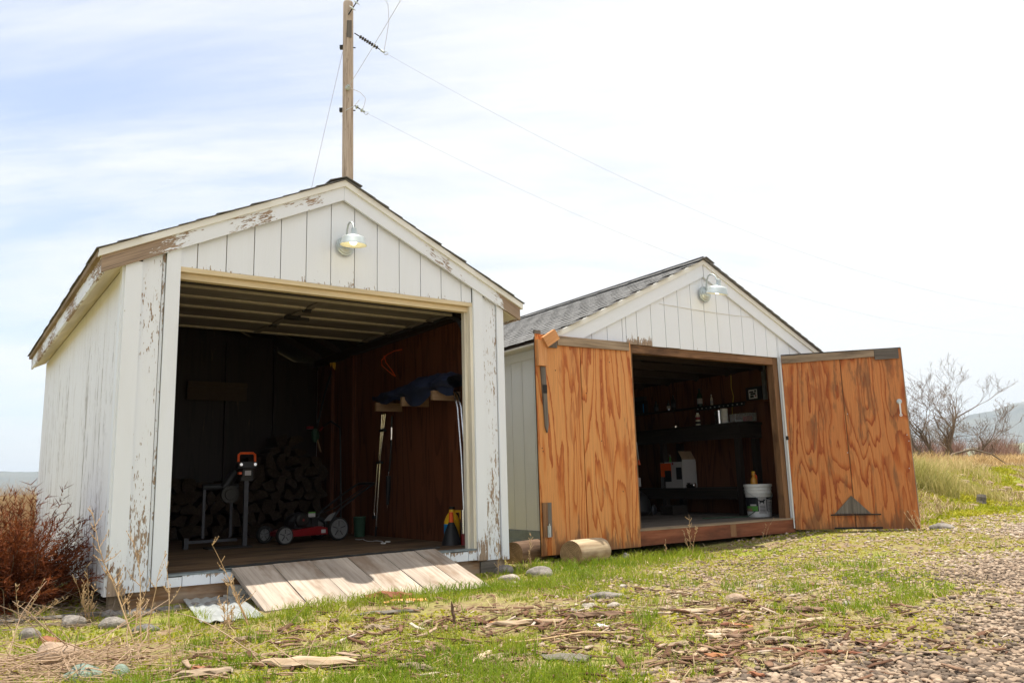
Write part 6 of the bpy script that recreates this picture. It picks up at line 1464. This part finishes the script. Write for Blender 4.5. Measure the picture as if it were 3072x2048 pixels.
weed('spreading leafless weed at the foot of the right plywood door', 4.45, 9.02, 0.36, 14, (0.1, 0), 6, 8, 0.0034, 0.45)
weed('low dry weed at the hinge side of the right plywood door', 3.72, 9.55, 0.22, 15, (0, 0), 5, 7, 0.003, 0.4)
weed('thin dry weeds against the red brown sill of the smaller shed', *RF(1.75, -0.16)[:2], 0.26, 16, (0.3, 0), 4, 4, 0.0026, 0.3)

# heap of dry twigs in the lower left corner
def heap(label, x, y, n, rad, h, seed, name='twig_heap', mat='stem', L0=(0.15, 0.55)):
    rg = random.Random(seed); mb = MB()
    for i in range(n):
        a = rg.uniform(0, 6.28); rr0 = rad * math.sqrt(rg.random()); p = Vector((rr0 * math.cos(a), rr0 * math.sin(a) * 0.7, rg.random() ** 1.6 * h * (1 - rr0 / rad * 0.8)))
        d = Vector((rg.gauss(0, 1), rg.gauss(0, 0.6), rg.gauss(0.03, 0.16))).normalized(); L = rg.uniform(*L0); pts = [p]
        for s in range(5):
            d = (d + Vector((rg.gauss(0, .22), rg.gauss(0, .22), rg.gauss(-0.02, .10)))).normalized(); p = p + d * L / 5
            pts.append(Vector((p.x, p.y, max(0.004, p.z))))
        r = rg.uniform(0.0012, 0.0032); mb.tube(pts, [r, r, r * 0.9, r * 0.8, r * 0.6, r * 0.4], 4, cap=False)
    return tag(mb.build(name, M[mat], None, (x, y, gz(x, y))), label, 'twig heap')
heap('tangled heap of dry stems in the lower left corner', -2.02, 3.60, 210, 0.46, 0.12, 1)
heap('thin scatter of dry stems between the heap and the pale driftwood', -1.15, 3.55, 36, 0.38, 0.04, 2, 'stem_scatter')
heap('dry stems littering the shaded ground below the rusty bush', -2.95, 5.15, 150, 0.70, 0.10, 3, 'stem_scatter', 'twig')

# =================================================================== stones and pieces of wood lying on the ground
def rock(label, x, y, s, mat, seed, rot=0.0, group=None, name='rock', sink=0.36):
    mb = MB(); mb.blob((0, 0, 0), s, seed, 0.20, 3)
    return tag(mb.build(name, M[mat], None, (x, y, gz(x, y) + s[2] * (1 - 2 * sink)), (0, 0, rot), smooth=True), label, 'rock', group)
rock('large grey stone in grass near the shed corner, left one of the pair', -2.62, 4.86, (0.070, 0.055, 0.048), 'rock_grey', 1)
rock('large rough grey stone near the shed corner, right one of the pair', -2.36, 4.80, (0.090, 0.055, 0.046), 'rock_grey', 2, 0.4)
rock('dark flat stone with a pale rim in the grass below the sill beam', -2.10, 4.66, (0.070, 0.045, 0.028), 'rock_dark', 3)
rock('rounded mottled stone in front of the pair of large stones', -2.66, 4.52, (0.055, 0.042, 0.038), 'rock_grey', 4)
rock('green grey stone at the bottom edge in the lower left', -1.80, 3.44, (0.085, 0.05, 0.042), 'rock_green', 5)
rock('small round green stone leaning on the green grey one', -1.665, 3.47, (0.035, 0.032, 0.040), 'rock_green', 6)
rock('brown stone showing in the tangled heap of stems', -2.08, 3.70, (0.085, 0.06, 0.055), 'rock_brown', 7, 0, None, 'rock', 0.05)
rock('pale grey stone in the grass just right of the ramp', -0.065, 6.42, (0.085, 0.055, 0.055), 'rock_pale', 8)
rock('smooth darker grey stone in the grass, right of the pale one', 0.175, 6.62, (0.105, 0.06, 0.060), 'rock_grey', 9)
rock('blue grey stone at the foot of the right corner trim', *LF(2.98, -0.16)[:2], (0.10, 0.06, 0.05), 'rock_grey', 10)
rock('dark stone in the grass right of the short peeled log', *RF(-0.42, -0.30)[:2], (0.045, 0.035, 0.05), 'rock_dark', 11)
rock('long flat grey stone among the bark in the middle of the yard', 0.55, 5.30, (0.115, 0.04, 0.030), 'rock_grey', 12)
rock('dark brown stone by the right end of the bark strip', 1.30, 5.0, (0.07, 0.05, 0.04), 'rock_brown', 13)
rock('white broken stone, left of two in the middle of the yard', 0.42, 4.98, (0.045, 0.03, 0.025), 'rock_pale', 14)
rock('white broken stone, right of two in the middle of the yard', 0.56, 4.95, (0.040, 0.03, 0.022), 'rock_pale', 15)
rock('grey brown stone lying against the foot of the right plywood door', 4.78, 9.22, (0.13, 0.06, 0.05), 'rock_grey', 16, -0.5)
for i in range(16):
    u, v = rnd.uniform(-0.1, 0.75), rnd.uniform(-0.32, -0.12); p = LF(u, v)
    rock('small grey stone in the shadow under the sill of the larger shed', p.x, p.y, (rnd.uniform(.03, .055), rnd.uniform(.025, .04), rnd.uniform(.02, .035)), 'rock_grey', 100 + i, rnd.uniform(0, 6), 'stones in the shadow under the sill')
for i in range(6):
    x, y = rnd.uniform(-0.4, 2.2), rnd.uniform(4.6, 6.4)
    rock('pale fist sized stone lying in the thin grass of the yard', x, y, (rnd.uniform(.02, .035), rnd.uniform(.018, .028), rnd.uniform(.014, .022)), 'rock_pale', 140 + i, rnd.uniform(0, 6), 'pale stones in the yard')
def chunk(label, x, y, L, w, t, mat, seed, rot=0.0, name='wood_chunk', cat='wood piece', tilt=0.0, group=None, lift=0.0, taper=0.5):
    rg = random.Random(seed); n = 9; A, B = [], []; C_, D_ = [], []
    mb = MB(); vs_, gr = [], []; m = 8
    for i in range(n):
        s = i / (n - 1); env = (math.sin(min(1, max(0.02, s * (1 + taper))) * math.pi * 0.5) ** 0.5) * (1 - taper * s ** 2) if True else 1
        cy_ = 0.10 * w * math.sin(i * 1.3 + seed); cz = 0.10 * t * math.sin(i * 1.9 + seed)
        for j in range(m):
            a = 2 * math.pi * j / m; k = env * (1 + 0.22 * math.sin(j * 2.1 + i * 1.7 + seed) + rg.uniform(-0.12, 0.12))
            vs_.append((L * (s - 0.5), cy_ + w / 2 * math.cos(a) * k, cz + t / 2 * math.sin(a) * k)); gr.append((L * s, w / 2 * math.cos(a), t / 2 * math.sin(a)))
    fs = [(i * m + j, i * m + (j + 1) % m, (i + 1) * m + (j + 1) % m, (i + 1) * m + j) for i in range(n - 1) for j in range(m)] + [tuple(range(m))[::-1], tuple((n - 1) * m + j for j in range(m))]
    mb.add(vs_, fs, gr)
    return tag(mb.build(name, M[mat], None, (x, y, gz(x, y) + t * 0.38 + lift), (0, tilt, rot)), label, cat, group)
chunk('pale driftwood slab with a dark split end lying in the foreground grass', -0.90, 3.55, 0.42, 0.14, 0.050, 'driftwood', 1, -0.06, taper=0.6)
chunk('flat dark grey brown board end lying in the foreground, right of centre', 0.19, 3.63, 0.22, 0.13, 0.022, 'grey_wood', 2, -0.35, taper=0.2)
chunk('thick red brown rotten wood chunk at the lower edge of the ramp', -0.86, 5.42, 0.32, 0.09, 0.075, 'redwood', 3, -0.12)
chunk('orange splintered wood lying under the red brown chunk', -0.74, 5.32, 0.28, 0.10, 0.03, 'new_wood', 4, 0.2)
chunk('small upright bark splinter standing in the bark strip', -0.36, 4.50, 0.14, 0.035, 0.02, 'bark_chunk', 5, 0.3, tilt=R(82), lift=0.055)
chunk('long pinkish bark strip lying across the middle of the yard', 0.03, 4.47, 0.42, 0.05, 0.04, 'driftwood', 6, 0.10)
chunk('dark bark strip continuing to the right of the pinkish one', 0.42, 4.62, 0.34, 0.06, 0.045, 'bark_chunk', 7, 0.05)
chunk('long thin red wood splinter in the right foreground among the pebbles', 1.12, 3.68, 0.40, 0.028, 0.020, 'redwood', 8, 0.02)
chunk('splintered red wood end right of the long splinter', 1.33, 3.55, 0.22, 0.045, 0.022, 'redwood', 9, -0.35)
chunk('pale weathered root lying left of the ramp foot', -0.80, 4.92, 0.40, 0.035, 0.03, 'grey_wood', 10, 0.25)
chunk('dark bark lump in the left foreground above the twig heap', -2.35, 4.15, 0.20, 0.10, 0.075, 'redwood', 11, -0.6)
chunk('flat grey brown bark piece at the bottom edge, left of centre', -1.30, 3.42, 0.22, 0.11, 0.035, 'weathered', 12, 0.3)
chunk('grey board lying in the shade left of the larger shed', -2.75, 5.20, 0.75, 0.07, 0.035, 'grey_wood', 13, 0.35)
chunk('short weathered board in the grass at the far left edge', -3.15, 5.00, 0.30, 0.07, 0.035, 'grey_wood', 14, 0.1)
chunk('pale split stick in the grass right of the ramp', 0.0, 5.98, 0.16, 0.03, 0.02, 'driftwood', 15, -0.6)
chunk('tan stick at the right of the bark strip', 0.95, 4.62, 0.30, 0.045, 0.035, 'driftwood', 16, 0.12)
chunk('white bark curl in the grass right of the long bark strip', 0.42, 4.30, 0.10, 0.035, 0.025, 'paper', 17, -0.9)
chunk('dark bark flakes pile in the right foreground', 1.55, 4.55, 0.22, 0.07, 0.045, 'bark_chunk', 18, -0.3)
chunk('pale thin stick in the right foreground above the red splinter', 1.50, 4.28, 0.20, 0.03, 0.02, 'driftwood', 19, 0.4)
for i in range(46):
    x, y = rnd.gauss(0.35, 0.85), rnd.gauss(4.25, 0.62)
    if not (3.0 < y < 5.4): continue
    km_ = rnd.choice(['bark_chunk', 'bark_chunk', 'redwood', 'weathered', 'driftwood'])
    kl_ = {'bark_chunk': 'dark brown', 'redwood': 'red brown', 'weathered': 'grey brown', 'driftwood': 'pale tan'}[km_]
    chunk(kl_ + ' bark piece lying among the wood chips of the foreground', x, y, rnd.uniform(0.08, 0.20), rnd.uniform(0.025, 0.06), rnd.uniform(0.015, 0.035), km_, 200 + i, rnd.gauss(0, 0.6), 'bark_piece', 'bark', rnd.uniform(-0.12, 0.12), kl_ + ' bark pieces in the foreground')
mb = MB(); mb.tube([(0, 0, 0.01), (0.15, 0.02, 0.02), (0.32, 0.09, 0.03), (0.50, 0.12, 0.02), (0.62, 0.20, 0.012)], [0.006, 0.005, 0.005, 0.004, 0.002], 6)
tag(mb.build('stick', M['weed'], None, (-0.02, 3.95, gz(0.2, 4.0))), 'thin pale curved stick lying in the middle foreground', 'stick')
# things on the bank
T = thing('stump', 'short grey cut post standing on the green bank at the right', 'stump', (8.02, 14.02, gz(8.02, 14.02) - 0.02), 0.3)
MB().tube([(0, 0, 0), (0.008, 0.004, 0.07), (0.02, 0, 0.13), (0.03, 0.006, 0.175)], [0.088, 0.074, 0.078, 0.070], 14).build('post', M['grey_wood'], T); MB().lathe([(0.0, 0.1785), (0.069, 0.1765)], 14, (0.03, 0.006, 0)).build('cut_end', M['weathered'], T)
mb = MB(); mb.tube([(-0.5, 0, 0.04), (-0.2, 0.05, 0.07), (0.15, 0, 0.05)], [0.02, 0.03, 0.015], 7); tag(mb.build('fallen_branch', M['driftwood'], None, (5.9, 12.4, gz(5.9, 12.4))), 'pale fallen branch lying at the foot of the tall grass clump', 'branch')
mb = MB(); mb.tube([(0, 0, 0.0), (0.3, 0.1, 0.42), (0.9, 0.2, 0.55), (1.5, 0.3, 0.40), (1.9, 0.3, 0.1)], [0.03, 0.035, 0.03, 0.02, 0.01], 7); tag(mb.build('fallen_branch', M['twig'], None, (11.6, 21.8, gz(11.6, 21.8)), smooth=True), 'arched grey dead branch in the dry grass before the bare trees', 'branch')
for i in range(14):
    x = rnd.uniform(7.0, 11.5); y = 6.3 + x * 0.98 + rnd.uniform(-0.3, 1.6)
    rock('grey brown stone half buried in the mossy bank', x, y, (rnd.uniform(.06, .14), rnd.uniform(.05, .10), rnd.uniform(.03, .06)), 'rock_brown', 160 + i, rnd.uniform(0, 6), 'stones in the mossy bank')
# =================================================================== the air
mb = MB(); mb.bx(-11500, 11500, -11500, 11500, -33, 352)
hz = mb.build('haze', M['paper'])
hm = bpy.data.materials.new('haze_air'); hm.use_nodes = True; ht = hm.node_tree; ht.nodes.clear()
pv_ = ht.nodes.new('ShaderNodeVolumePrincipled'); pv_.inputs['Density'].default_value = 0.00020; pv_.inputs['Color'].default_value = (0.78, 0.88, 1.0, 1); pv_.inputs['Anisotropy'].default_value = 0.0
ho = ht.nodes.new('ShaderNodeOutputMaterial'); ht.links.new(pv_.outputs[0], ho.inputs['Volume'])
hz.data.materials.clear(); hz.data.materials.append(hm); tag(hz, 'pale spring haze over the valley', None, None, 'stuff')
